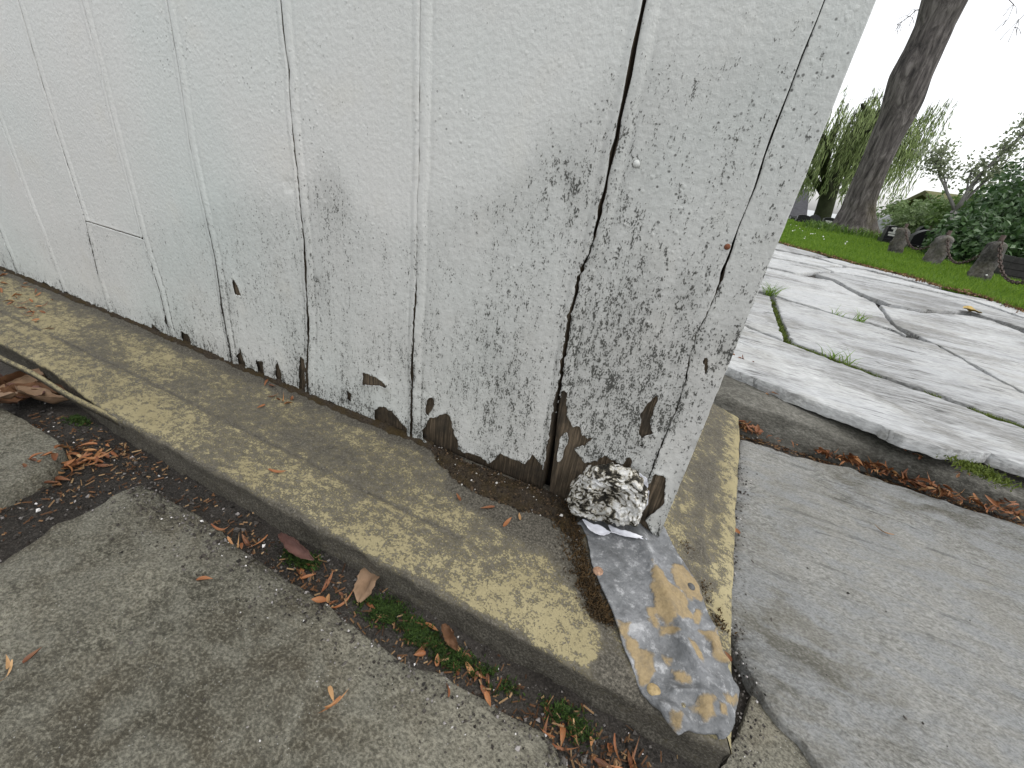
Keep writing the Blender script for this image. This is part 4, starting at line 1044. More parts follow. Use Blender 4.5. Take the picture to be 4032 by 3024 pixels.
twig([wy(x, y, YT) for x, y in ((1995, 20), (1978, 22), (1965, 35), (1950, 45), (1938, 52))], 0.008, seed=1)
twig([wy(x, y, YT) for x, y in ((2060, -100), (2140, -40), (2190, 10), (2178, 40))], 0.008, seed=2)
twig([wy(x, y, YT - 0.5) for x, y in ((2090, -80), (2200, -50), (2240, 0), (2200, 45), (2192, 58))], 0.008, seed=3)
twig([wy(x, y, YT) for x, y in ((1915, 205), (1896, 212), (1886, 210))], 0.006, seed=4)
# low plants round the foot of the trunk
n = 900; a = rng.random(n) * 6.283; r = 0.42 + 0.30 * rng.random(n) ** 1.5
x = base[0] + 0.03 + r * np.cos(a) * 1.15; y = YT + r * np.sin(a)
V, F = blades(x, y, lawn_z(x, y), 0.06 + 0.10 * rng.random(n), np.full(n, 0.012), 0.7, 61)
tag(link('foot_plants', mkmesh('foot_plants', V, F, leafy('tuft', (0.05, 0.11, 0.015), (0.14, 0.22, 0.04)), False)), 'leafy green tufts crowding round the foot of the big trunk', 'plants', kind='stuff')
# daisies
n = 900; yy = 1.0 / rng.uniform(1 / 12.0, 1 / 3.4, n); xx = rng.uniform(0.1, 0.55, n) * yy
k = (sdf(LAWN, xx, yy) > 0.12) & (fbm(xx * 1.2, yy * 1.2, 2, 530) > 0.12); xx, yy = xx[k][:70], yy[k][:70]
bp = gz(1990, 535, ZL); bx = bp[0] + rng.normal(0, 0.22, 240); by = bp[1] + 0.3 + rng.normal(0, 0.22, 240)
xx = np.concatenate([xx, bx]); yy = np.concatenate([yy, by])
hr = np.full(len(xx), 0.007); V, F = pebbles(xx, yy, lawn_z(xx, yy) + 0.05 + 0.03 * rng.random(len(xx)), hr, 62)
tag(link('daisies', mkmesh('daisies', V, F, flat('petal_white', (0.75, 0.75, 0.72), 0.6, 0.2, 0.05), False)), 'scattered small white flowers in the lawn', 'flowers', kind='stuff')

# -- granite bollards and the chain slung between them
M_GRAN = stone_material('granite', (0.028, 0.026, 0.024), (0.075, 0.07, 0.064), (0.15, 0.14, 0.13), (26, 26, 20), 0.0, 0.25, 3.0, None, (0.085, 0.075, 0.045))
def bollard(xb, yb, wpx, xt, yt, seed, label):
    p = gz(xb, yb, ZL); Y = p[1]; t = wy(xt, yt, Y); w = abs(wy(xb + wpx / 2, yb, Y)[0] - wy(xb - wpx / 2, yb, Y)[0]) * 0.5
    H = t[2] - ZL + 0.0; n = 26; V = []; F = []; hs = np.concatenate([[-0.08], np.linspace(0, 0.86, 17), [0.91, 0.95, 0.98, 1.0]])
    for h in hs:
        k = 1.05 - 0.10 * max(h, 0)
        if h > 0.86: k *= math.sqrt(max(0.02, 1 - ((h - 0.86) / 0.145) ** 2))
        cx = p[0] + (t[0] - p[0]) * max(h, 0)
        for q in range(n):
            a = 2 * math.pi * q / n
            rr = w * k * (1 + 0.26 * mnoise.fractal(Vector((math.cos(a) * 1.4 + seed * 9, math.sin(a) * 1.4, h * 3.4)), 0.7, 2, 5))
            rr *= 1 + 0.10 * abs(math.cos(2 * a)) 
            V.append((cx + rr * math.cos(a), Y + rr * 0.85 * math.sin(a), ZL - 0.01 + h * H + 0.012 * mnoise.noise(Vector((a, h * 5, seed)))))
    for i in range(len(hs) - 1):
        for q in range(n): a = i * n + q; b = i * n + (q + 1) % n; F.append((a, b, b + n, a + n))
    F.append(tuple((len(hs) - 1) * n + q for q in range(n)))
    root = thing('granite_bollard', (float(p[0]), float(Y), ZL), label, 'bollard', 'rough granite bollards on the lawn')
    link('stone', mkmesh('stone', V, F, M_GRAN), root)
    top = Vector((t[0], Y, ZL + H))
    V, F = tube([top + Vector((0, 0, -0.05)), top + Vector((0, 0, 0.03))], [0.014, 0.014], 8)
    link('iron_pin', mkmesh('iron_pin', V, F, M_IRON, True), root)
    return top
M_IRON = flat('rusty_iron', (0.07, 0.05, 0.042), 0.75, 0.3, 0.4, 60, 0.2)
B1 = bollard(1931, 545, 31, 1957, 490, 1, 'smallest granite bollard, next to the headstone with a cross')
B2 = bollard(2011, 568, 40, 2049, 506, 2, 'middle granite bollard in front of the leafy dark shrub')
B3 = bollard(2112, 602, 46, 2163, 518, 3, 'largest granite bollard, beside the dark timber box')
B4 = bollard(2252, 655, 60, 2325, 560, 4, 'granite bollard cut off by the right edge of the photo')
# one chain link
V = []; F = []; nU, nV = 10, 5
for i in range(nU):
    a = 2 * math.pi * i / nU; cx, cz = 0.021 * math.cos(a) + 0.008 * (1 if math.cos(a) > 0 else -1), 0.0125 * math.sin(a)
    for j in range(nV):
        b = 2 * math.pi * j / nV; V.append((cx + 0.0052 * math.cos(b) * math.cos(a), 0.0052 * math.sin(b), cz + 0.0052 * math.cos(b) * math.sin(a)))
for i in range(nU):
    for j in range(nV): F.append((i * nV + j, ((i + 1) % nU) * nV + j, ((i + 1) % nU) * nV + (j + 1) % nV, i * nV + (j + 1) % nV))
LINK = mkmesh('chain_link', V, F, M_IRON, True)
def chain(a, b, sag, label):
    a = a + Vector((0, 0, 0.0)); root = thing('chain', tuple(a), label, 'chain', 'chains slung between the bollards')
    N = 400; pts = [a.lerp(b, t) - Vector((0, 0, sag * 4 * t * (1 - t))) for t in np.linspace(0, 1, N)]
    acc = 0; nxt = 0.0; k = 0
    for i in range(1, N):
        d = (pts[i] - pts[i - 1]); acc += d.length
        if acc >= nxt:
            o = bpy.data.objects.new('chain_link', LINK); C.objects.link(o); o.parent = root
            q = d.to_track_quat('X', 'Z').to_matrix().to_4x4()
            o.matrix_local = Matrix.Translation(pts[i] - a) @ q @ Matrix.Rotation(math.pi / 2 * (k % 2) + 0.3, 4, 'X') @ Matrix.Scale(0.72, 4)
            nxt += 0.031; k += 1
chain(B1, B2, 0.17, 'rusty chain from the smallest bollard to the middle one')
chain(B2, B3, 0.20, 'rusty chain from the middle bollard to the largest one')
chain(B3, B4, 0.20, 'rusty chain running right from the largest bollard')

# -- headstones
M_BLACK = flat('black_granite', (0.012, 0.012, 0.014), 0.35, 0.4, 0.4, 60)
M_GREYST = flat('grey_memorial', (0.30, 0.31, 0.32), 0.7, 0.3, 0.3, 8, bump=0.02)
M_BROWNST = flat('brown_memorial', (0.16, 0.13, 0.10), 0.7, 0.3, 0.3, 12)
M_ENGR = flat('engraving', (0.5, 0.5, 0.48), 0.7, 0.2, 0.1)
def headstone(x0, x1, yb, yt, label, mat=M_BLACK, style='arch', lines=0, cross=False, Y=None, rz=0.0):
    xc = 0.5 * (x0 + x1)
    if Y is None: Y = gz(xc, yb, ZL)[1]
    p = wy(xc, yb, Y); xl_, xr_ = wy(x0, yb, Y)[0], wy(x1, yb, Y)[0]; W_ = abs(xr_ - xl_) * 0.5
    zb_ = float(lawn_z(p[0], Y)); H = wy(xc + (yb - yt) * 0.45, yt, Y)[2] - zb_
    root = thing('headstone', (float(p[0]), float(Y), zb_), label, 'headstone', 'headstones beyond the lawn')
    root.rotation_euler.z = rz
    prof = []
    for k in range(13):
        t = -1 + 2 * k / 12
        prof.append((t * W_, H * {'arch': 1 - 0.18 * t * t, 'flat': 1.0 - 0.06 * abs(t), 'gable': 1 - 0.3 * abs(t), 'low': 1 - 0.35 * t * t}[style]))
    out = [(-W_, 0.0)] + prof + [(W_, 0.0)]
    d = 0.07; V = [(x, -d, z) for x, z in out] + [(x, d, z) for x, z in out]; n = len(out)
    F = [tuple(range(n)), tuple(range(2 * n - 1, n - 1, -1))] + [(k, k + n, (k + 1) % n + n, (k + 1) % n) for k in range(n)]
    link('stone', mkmesh('stone', V, F, mat, False), root, True)
    V, F = box(-W_ * 1.12, W_ * 1.12, -d * 1.8, d * 1.8, -0.05, 0.06)
    link('plinth', mkmesh('plinth', V, F, mat, False), root, True)
    for q in range(lines):
        zz = H * (0.55 - 0.13 * q); w = W_ * (0.7 - 0.12 * (q % 2))
        V, F = box(-w, w * (0.4 + 0.6 * (q % 2)), -d - 0.004, -d - 0.001, zz, zz + 0.022)
        link('inscription', mkmesh('inscription', V, F, M_ENGR, False), root, True)
    if cross:
        a = box(-0.012, 0.012, -d - 0.005, -d - 0.001, H * 0.62, H * 0.92); b = box(-0.045, -0.0125, -d - 0.005, -d - 0.001, H * 0.79, H * 0.79 + 0.024); b2 = box(0.0125, 0.045, -d - 0.005, -d - 0.001, H * 0.79, H * 0.79 + 0.024)
        V, F = merge([a, b, b2]); link('cross', mkmesh('cross', V, F, M_ENGR, False), root, True)
    return root
headstone(1704, 1716, 479, 470, 'low black headstone nearest the white corner post', style='low', Y=13.4)
headstone(1717, 1745, 482, 464, 'black arched headstone left of the willow trunk', style='arch', Y=12.2)
headstone(1742, 1768, 483, 464, 'dark grey rounded headstone touching the black arched one', style='low', mat=flat('dark_memorial', (0.035, 0.036, 0.04), 0.6, 0.3), Y=12.7)
headstone(1773, 1803, 487, 470, 'black headstone with lines of writing just left of the big trunk', style='arch', lines=4, Y=11.6)
headstone(1888, 1919, 497, 464, 'pale grey pointed memorial stone right of the big trunk', mat=M_GREYST, style='gable', Y=11.4)
headstone(1905, 1937, 512, 487, 'black headstone with a small white cross behind the smallest bollard', style='flat', lines=2, cross=True, Y=8.2)
headstone(1962, 2026, 522, 497, 'wide low black headstone behind the chain', style='low', Y=7.6)
headstone(1978, 2000, 505, 488, 'dark headstone half hidden behind the wide low one', style='arch', Y=9.2)
headstone(2000, 2030, 508, 488, 'brown headstone left of the leafy dark shrub', mat=M_BROWNST, style='flat', Y=8.9)
# dark timber box right of the largest bollard
p = gz(2190, 612, ZL); Yb = 4.75; x0 = wy(2168, 590, Yb)[0]; zt = wy(2190, 528, Yb)[2] - 0.06
bxr = thing('timber_box', (float(x0), Yb, ZL), 'low dark slatted timber box on the lawn right of the largest bollard', 'box')
M_DARKW = flat('dark_stained_wood', (0.022, 0.02, 0.02), 0.6, 0.3, 0.5, 30)
ns_ = 4
for q in range(ns_):
    h0 = ZL - 0.02 + (zt - ZL) * q / ns_; h1 = ZL - 0.02 + (zt - ZL) * (q + 0.93) / ns_
    V, F = box(x0, x0 + 1.3, Yb - 0.012, Yb + 0.012, h0, h1); link('slat', mkmesh('slat', V, F, M_DARKW, False), bxr)
    V, F = box(x0 + 0.001, x0 + 0.025, Yb + 0.013, Yb + 0.5, h0, h1); link('slat', mkmesh('slat', V, F, M_DARKW, False), bxr)
V, F = box(x0 + 0.03, x0 + 1.25, Yb + 0.02, Yb + 0.48, ZL - 0.02, zt - 0.05); link('soil', mkmesh('soil', V, F, M_CORE, False), bxr)

# -- foliage builder
def leaves(P, N_, size, asp, seed, droop=0.0):
    """leaf blades (two triangles folded on the midrib) at points P facing roughly N_"""
    g = np.random.default_rng(seed); n = len(P)
    d = g.normal(size=(n, 3)); d[:, 2] -= droop; d /= np.linalg.norm(d, axis=1)[:, None]
    s = np.cross(d, N_ + 0.7 * g.normal(size=(n, 3))); s /= np.linalg.norm(s, axis=1)[:, None] + 1e-9
    nn = np.cross(s, d); L = size * (0.7 + 0.6 * g.random(n)); L = L[:, None]
    a = P; b = P + d * L; c1 = P + d * L * 0.5 + s * L * asp + nn * L * 0.08; c2 = P + d * L * 0.5 - s * L * asp + nn * L * 0.08
    V = np.stack([a, c1, b, c2], 1).reshape(-1, 3); k = 4 * np.arange(n)[:, None]
    return V, np.concatenate([k + np.array([[0, 1, 2]]), k + np.array([[0, 2, 3]])])
def blobpts(ells, n, seed, shell=0.55):
    g = np.random.default_rng(seed); P = []; N_ = []
    w = np.array([e[3] * e[4] + e[4] * e[5] + e[3] * e[5] for e in ells]); w = w / w.sum()
    for e, k in zip(ells, g.multinomial(n, w)):
        d = g.normal(size=(k, 3)); d /= np.linalg.norm(d, axis=1)[:, None]
        r = shell + (1 - shell) * g.random(k) ** 0.6
        cl = 0.75 + 0.5 * (fbm(d[:, 0] * 3 + e[0], d[:, 1] * 3 + d[:, 2] * 2.3, 3, seed) + 0.3)
        q = d * (r * cl)[:, None] * np.array(e[3:6]); P.append(q + np.array(e[:3])); N_.append(d)
    return np.concatenate(P), np.concatenate(N_)
# dark laurel shrub
YH = 6.3
hc = wy(2150, 520, YH)
def E(x, y, Y, rx, ry, rz): p = wy(x, y, Y); return (p[0], p[1], p[2], rx, ry, rz)
shrub = thing('laurel_shrub', (float(hc[0]), YH, ZL), 'dense dark green large-leaved shrub behind the bollards', 'shrub')
ells = [E(2075, 548, 6.2, .32, .4, .24), E(2105, 525, 6.4, .42, .4, .30), E(2150, 508, 6.6, .5, .5, .36), E(2205, 480, 6.8, .55, .5, .45), E(2160, 545, 6.2, .5, .5, .28), E(2230, 530, 6.4, .7, .6, .5), E(2270, 440, 7.0, .6, .7, .6), E(2045, 528, 6.5, .2, .3, .16), E(2190, 440, 7.2, .25, .3, .25)]
P, N_ = blobpts(ells, 11000, 701, 0.62)
k = P[:, 2] > ZL; P, N_ = P[k], N_[k]
V, F = leaves(P, N_, 0.068, 0.27, 702, 0.4)
M_LAUREL = leafy('laurel_leaf', (0.024, 0.056, 0.018), (0.085, 0.15, 0.055), 0.32, 0.15)
link('crown', mkmesh('crown', V, F, M_LAUREL, False), shrub)
V = []; F = []
parts = []
for e in ells:
    parts.append(tube([(hc[0] + random.uniform(-.4, .4), YH + 0.1, ZL - 0.05), (0.5 * (hc[0] + e[0]), e[1], 0.5 * (ZL + e[2])), e[:3]], [0.03, 0.022, 0.01], 6))
V, F = merge(parts); link('stems', mkmesh('stems', V, F, M_TWIG), shrub)
# light green shrub further back
def small_shrub(ells, n, size, asp, mat, label, seed, name='shrub', shell=0.3):
    g0 = (float(np.mean([e[0] for e in ells])), float(np.mean([e[1] for e in ells])))
    zg = float(lawn_z(np.array(g0[0]), np.array(g0[1])))
    root = thing(name, (g0[0], g0[1], zg), label, 'shrub')
    P, N_ = blobpts(ells, n, seed, shell); V, F = leaves(P, N_, size, asp, seed + 1, 0.3)
    link('crown', mkmesh('crown', V, F, mat, False), root)
    V, F = merge([tube([(g0[0] + random.uniform(-.2, .2), g0[1], zg - 0.05), e[:3]], [0.03, 0.01], 5) for e in ells]); link('stems', mkmesh('stems', V, F, M_TWIG), root)
M_MID = leafy('mid_leaf', (0.05, 0.10, 0.02), (0.13, 0.20, 0.06), 0.5, 0.3)
M_PALEL = leafy('pale_leaf', (0.09, 0.14, 0.05), (0.20, 0.27, 0.12), 0.5, 0.3)
small_shrub([E(1985, 480, 10, .45, .4, .35), E(2015, 470, 10.2, .5, .4, .4), E(1960, 492, 10, .35, .3, .25), E(2040, 482, 9.6, .5, .4, .4)], 2600, 0.075, 0.28, M_PALEL, 'pale green shrub between the headstones and the dark shrub', 711)
small_shrub([E(1916, 478, 14, .5, .4, .7), E(1925, 462, 14, .3, .3, .5)], 700, 0.10, 0.2, M_PALEL, 'small yellow green shrub right of the big trunk', 715, shell=0.2)
small_shrub([E(2090, 470, 9.0, .6, .5, .45), E(2130, 458, 9.0, .5, .5, .4), E(2060, 486, 8.8, .4, .4, .35)], 2400, 0.08, 0.28, M_MID, 'mid green shrub below the thin grey tree', 719)

# -- branch generator for the open tree
def grow(p, d, L, r, depth, g, segs, tips, spread=0.55, up=0.15, shrink=0.74):
    q = p; pts = [p]; n = 4
    for i in range(n):
        d = (d + Vector((g.uniform(-1, 1), g.uniform(-1, 1), g.uniform(-1, 1))) * 0.14 + Vector((0, 0, up * 0.3))).normalized()
        q = q + d * (L / n); pts.append(q)
    segs.append((pts, r, r * 0.6))
    if depth == 0: tips.append((pts[1], d)); tips.append((pts[2], d)); tips.append((q, d)); return
    if depth <= 1: tips.append((pts[2], d)); tips.append((q, d))
    for k in range(3 if depth > 1 else 3):
        nd = (d + Vector((g.uniform(-1, 1), g.uniform(-1, 1), g.uniform(-0.7, 1))) * spread).normalized()
        grow(pts[random.choice((2, 3, 4))] if k else q, nd, L * shrink * g.uniform(0.8, 1.15), r * 0.58, depth - 1, g, segs, tips, spread, up, shrink)
random.seed(5); g = random.Random(15); segs = []; tips = []
tb = wy(2052, 478, 8.4)
ot = thing('open_tree', (float(tb[0]), 8.4, ZL), 'thin grey leaning tree with sparse small leaves above the shrubs', 'tree')
b0 = Vector((tb[0], 8.4, ZL - 0.05)); b1 = Vector(wy(2062, 455, 8.4))
segs.append(([b0, b0.lerp(b1, 0.5) + Vector((0.02, 0, 0)), b1], 0.05, 0.04))
for tgt, dep in (((2110, 365), 3), ((2035, 375), 3), ((2150, 372), 2), ((2165, 320), 3)):
    t = Vector(wy(*tgt, 8.4)); dd = (t - b1); grow(b1, dd.normalized(), dd.length * 0.95, 0.022, dep, g, segs, tips, 0.5, 0.1, 0.5)
V, F = merge([tube(pts, list(np.linspace(r0, r1, len(pts))), 6) for pts, r0, r1 in segs]); link('branches', mkmesh('branches', V, F, flat('grey_branch', (0.20, 0.19, 0.185), 0.9, 0.1, 0.2, 20)), ot)
TP = np.array([t for t, d in tips]); TP = np.repeat(TP, 7, 0) + rng.normal(0, 0.07, (len(TP) * 7, 3))
V, F = leaves(TP, np.tile((0, 0, 1.0), (len(TP), 1)), 0.05, 0.3, 721, 0.3)
link('crown', mkmesh('crown', V, F, leafy('small_leaf', (0.16, 0.19, 0.12), (0.30, 0.33, 0.22), 0.5, 0.5), False), ot)

# -- weeping willow
YWL = 15.5
random.seed(9)
wb = wy(1772, 482, YWL); zg = float(lawn_z(np.array(wb[0]), np.array(YWL)))
will = thing('willow_tree', (float(wb[0]), YWL, zg), 'weeping willow with hanging green curtains left of and behind the big trunk', 'tree')
def wp(x, y, dY=0.0): return Vector(wy(x, y, YWL + dY))
limbs = [([Vector((wb[0], YWL, zg - 0.2)), wp(1778, 460), wp(1796, 400), wp(1822, 340), wp(1840, 300)], 0.26, 0.14),
  ([wp(1790, 420), wp(1782, 370, -.4), wp(1790, 310, -.8), wp(1803, 280, -1), wp(1812, 262, -1)], 0.14, 0.008),
  ([wp(1840, 300), wp(1870, 262, .4), wp(1905, 240, .6), wp(1950, 240, .8), wp(1980, 262, .8)], 0.12, 0.03),
  ([wp(1822, 340), wp(1850, 280, -.6), wp(1868, 240, -1), wp(1862, 225, -1.2)], 0.10, 0.03),
  ([wp(1796, 400), wp(1760, 350, .6), wp(1755, 300, .8), wp(1775, 268, .8)], 0.10, 0.015),
  ([wp(1786, 430), wp(1750, 372, 0), wp(1725, 365, 0.2), wp(1690, 380, .3)], 0.10, 0.04),
  ([wp(1840, 300), wp(1880, 285, -1), wp(1920, 270, -1.6), wp(1960, 290, -1.8)], 0.09, 0.03),
  ([wp(1790, 310, -.8), wp(1760, 280, -1.5), wp(1730, 290, -2)], 0.07, 0.03)]
for pts, r0, r1 in limbs:
    V, F = tube(pts, list(np.linspace(r0, r1, len(pts))), 9, 3, 0.15); link('trunk' if r0 > 0.2 else 'limb', mkmesh('limb', V, F, flat('willow_bark', (0.035, 0.04, 0.022), 0.9, 0.1, 0.4, 6) if r0 > 0.2 else bpy.data.materials['willow_bark']), will)
g = np.random.default_rng(77); pts_ = []; nrm = []
anchors = []
for pts, r0, r1 in limbs[1:] + [limbs[2], limbs[2], limbs[6]]:
    for a, b in zip(pts[1:-1], pts[2:]):
        for t in np.linspace(0, 1, 9): anchors.append(np.array(a.lerp(b, t)))
anchors = np.array(anchors)
strand_lines = []
cents = anchors[g.integers(0, len(anchors), 120)] + g.normal(0, (0.35, 0.45, 0.12), (120, 3))
clen = g.uniform(1.0, 4.6, 120)
for k in range(620):
    ci = g.integers(120); a = cents[ci] + g.normal(0, (0.10, 0.12, 0.10))
    ground_ = zg + 0.6
    L = min(clen[ci] * g.uniform(0.6, 1.1), max(0.4, a[2] - ground_ - g.uniform(0, 1.2)))
    n = int(L / 0.075); sw = g.normal(0, 0.02, 2); off = g.uniform(0, 6)
    zz = np.arange(n) * 0.075
    q = np.stack([a[0] + sw[0] * zz + 0.04 * np.sin(zz * 2.2 + off), a[1] + sw[1] * zz + 0.04 * np.cos(zz * 1.9 + off), a[2] - zz], -1)
    pts_.append(q)
    strand_lines.append(q[::4])
P = np.concatenate(pts_); P = P + g.normal(0, 0.022, P.shape); P = np.concatenate([P, P[::2] + g.normal(0, 0.03, P[::2].shape)])
V, F = leaves(P, g.normal(size=P.shape), 0.15, 0.075, 731, 5.0)
link('crown', mkmesh('crown', V, F, leafy('willow_leaf', (0.16, 0.21, 0.085), (0.33, 0.39, 0.18), 0.55, 0.5), False), will)
parts = []
for q in strand_lines:
    if len(q) > 2: parts.append(tube([Vector(p) for p in q], [0.006] * len(q), 3, cap=False))
V, F = merge(parts); o = link('withies', mkmesh('withies', V, F, bpy.data.materials['willow_bark'], False), will); o['kind'] = 'stuff'

# -- buildings behind
def house(x0, x1, yb, yt, Y, depth, label, wallc, roofc, roof_h, along=True):
    a = wy(x0, yb, Y); b = wy(x1, yb, Y); zt_ = wy(0.5 * (x0 + x1), yt, Y)[2]
    zg_ = float(lawn_z(np.array(a[0]), np.array(Y))) - 0.3
    root = thing('house', (float(a[0]), Y, zg_), label, 'house')
    V, F = box(a[0], b[0], Y, Y + depth, zg_, zt_); link('wall', mkmesh('wall', V, F, flat('house_wall_' + label[:5], wallc, 0.8, 0.2, 0.08, 3), False), root)
    e = 0.25; mid = Y + depth / 2
    V = [(a[0] - e, Y - e, zt_ - 0.05), (b[0] + e, Y - e, zt_ - 0.05), (b[0] + e, mid, zt_ + roof_h), (a[0] - e, mid, zt_ + roof_h), (a[0] - e, Y + depth + e, zt_ - 0.05), (b[0] + e, Y + depth + e, zt_ - 0.05)]
    V += [(x, y, z + 0.12) for x, y, z in V]
    F = [(0, 3, 2, 1), (3, 4, 5, 2), (6, 7, 8, 9), (9, 8, 11, 10), (0, 1, 7, 6), (4, 10, 11, 5), (1, 2, 8, 7), (2, 5, 11, 8), (0, 6, 9, 3), (3, 9, 10, 4)]
    link('roof', mkmesh('roof', V, F, flat('roof_' + label[:5], roofc, 0.8, 0.2, 0.25, 6), False), root)
    w = (b[0] - a[0])
    for t in (0.22, 0.6):
        V, F = box(a[0] + w * t, a[0] + w * (t + 0.16), Y - 0.03, Y - 0.003, zt_ - 1.5, zt_ - 0.5); wn_ = link('window', mkmesh('window', V, F, flat('window_frame', (0.6, 0.6, 0.6)), False), root)
        V, F = box(a[0] + w * (t + 0.02), a[0] + w * (t + 0.14), Y - 0.04, Y - 0.0305, zt_ - 1.42, zt_ - 0.58); link('pane', mkmesh('pane', V, F, flat('pane_glass', (0.03, 0.035, 0.04), 0.1, 0.5), False), wn_)
house(2060, 2165, 500, 480, 15.0, 5.0, 'olive roofed house behind the shrubs', (0.25, 0.24, 0.2), (0.10, 0.10, 0.035), 0.55)
house(1560, 1724, 480, 458, 27.0, 5.0, 'white house far left behind the headstones', (0.72, 0.72, 0.7), (0.05, 0.05, 0.055), 1.3)

# ================================================================== LITTER, MOSS AND SMALL THINGS
def surf_z(x, y):
    """height of whatever lies at a plan position near the camera"""
    if in_sill(np.array(x), np.array(y)) and y < 0.74: return float(sill_z(x, y)) + 0.0008
    if y > 0.93: return ZU + 0.001
    if y > 0.756: return 0.054 - 0.020 * float(sstep(0.1, 0.55, x))
    for P, zz in ((P1, ZS['S1']), (P2, ZS['S2']), (P3, ZS['S3']), (P4, ZS['S4'])):
        if sdf(P, np.array(x), np.array(y)) > 0: return zz + 0.001
    return float(grit_h(np.array(x), np.array(y))) + 0.001
def hit(px, py):
    zz = 0.02
    for _ in range(8):
        p = gz(px, py, zz); zz = 0.5 * zz + 0.5 * surf_z(p[0], p[1])
    return np.array((p[0], p[1], surf_z(p[0], p[1])))
# -- soil and crumbs heaped against the wall foot
HP = D2([(925, 955), (960, 965), (1010, 995), (1090, 1030), (1180, 1050), (1220, 1080), (1250, 1130), (1262, 1180), (1225, 1160), (1190, 1120), (1120, 1100), (1040, 1075), (985, 1035), (945, 1000)], 0.04)
us = np.arange(HP[:, 0].min() - .01, HP[:, 0].max() + .01, 0.002); vs = np.arange(HP[:, 1].min() - .01, HP[:, 1].max() + .01, 0.002)
U, W = np.meshgrid(us, vs, indexing='ij')
Fd = np.minimum(sdf(HP, U, W) + 0.006 * fbm(U * 80, W * 80, 4, 601), YW + 0.004 - W)
u, v, tri, f = march(us, vs, Fd)
zz = sill_z(u, v) + 0.0003 + np.minimum(0.007, f * 0.5) * (0.8 + 0.5 * fbm(u * 70, v * 70, 3, 602)) + 0.0012 * fbm(u * 300, v * 300, 2, 603)
m = Mat('soil', 0.95, 0.1); n1 = m.noise(500, 4, 0.7); n2 = m.noise(60, 4, 0.6)
m.col(m.mix(m.ramp(n2, [(0.4, 0.0), (0.65, 0.8)]), m.ramp(n1, [(0.3, (0.016, 0.013, 0.010)), (0.7, (0.075, 0.06, 0.045))]), (0.05, 0.035, 0.014))); m.bump(n1, 0.003, 1.0)
M_SOIL = m.done()
tag(link('soil_heap', mkmesh('soil_heap', np.stack([u, v, zz], -1), tri, M_SOIL)), 'dark soil heaped on the sill against the wall foot', 'soil', kind='stuff')
us2 = np.arange(-1.3, -0.22, 0.0022); vs2 = np.arange(YW - 0.016, YW + 0.004, 0.0016)
U2, W2 = np.meshgrid(us2, vs2, indexing='ij')
u2, v2, tri2, f2 = march(us2, vs2, W2 - (YW - 0.003 - 0.006 * np.clip(0.45 + fbm(U2 * 26, W2 * 10, 4, 611), 0, 1) - 0.0025 * fbm(U2 * 160, W2 * 160, 2, 612)))
z2 = sill_z(u2, v2) + 0.0004 + np.minimum(0.004, f2 * 0.8) + 0.001 * fbm(u2 * 260, v2 * 260, 2, 613)
tag(link('soil_line', mkmesh('soil_line', np.stack([u2, v2, z2], -1), tri2, M_SOIL)), 'thin line of dark dirt where the wall meets the sill', 'soil', kind='stuff')
kk_ = rng.integers(0, len(u), 1300); rr_ = np.exp(rng.normal(-7.1, 0.4, 1300))
V, F = pebbles(u[kk_], v[kk_], zz[kk_] + rr_ * 0.4, rr_, 88)
M_CLOD = Mat('soil_clod', 0.9, 0.15); M_CLOD.col(M_CLOD.ramp(M_CLOD.island(), [(0.0, (0.012, 0.010, 0.008)), (0.6, (0.05, 0.036, 0.024)), (0.93, (0.11, 0.075, 0.045)), (0.97, (0.4, 0.38, 0.35)), (1.0, (0.6, 0.58, 0.55))]))
tag(link('soil_crumbs', mkmesh('soil_crumbs', V, F, M_CLOD.done(), False)), 'crumbs of soil and grit on the heap at the wall foot', 'soil', kind='stuff')
def moss(name, pts3, hgt, label, mat, seed, w=0.0007):
    P = np.asarray(pts3); n = len(P); g = np.random.default_rng(seed)
    V, F = blades(P[:, 0], P[:, 1], P[:, 2] - 0.0005, hgt * (0.5 + g.random(n)), np.full(n, w), 0.9, seed)
    return tag(link(name, mkmesh(name, V, F, mat, False)), label, 'moss', kind='stuff')
M_MOSS = leafy('green_moss', (0.010, 0.026, 0.004), (0.045, 0.085, 0.012), 0.8, 0.15)
M_BMOSS = leafy('brown_moss', (0.020, 0.013, 0.005), (0.085, 0.05, 0.018), 0.9, 0.1)
M_YMOSS = leafy('joint_moss', (0.04, 0.06, 0.008), (0.13, 0.17, 0.03), 0.8, 0.2)
def cloud(px, py, rx, ry, n, seed):
    g = np.random.default_rng(seed); out = []
    q = g.normal(0, 0.5, (n, 2)) * (rx, ry)
    c = hit(px, py)
    ax = hit(px + 20, py + 12) - c; ax = ax[:2] / np.linalg.norm(ax[:2]); ay = np.array((-ax[1], ax[0]))
    x = c[0] + q[:, 0] * ax[0] + q[:, 1] * ay[0]; y = c[1] + q[:, 0] * ax[1] + q[:, 1] * ay[1]
    k = fbm(x * 110, y * 110, 3, seed) > -0.18
    k &= ~in_sill(x, y)
    x, y = x[k], y[k]
    z = np.where(inside_any(x, y), 0.0005, grit_h(x, y) + 0.002)
    return np.stack([x, y, z], -1)
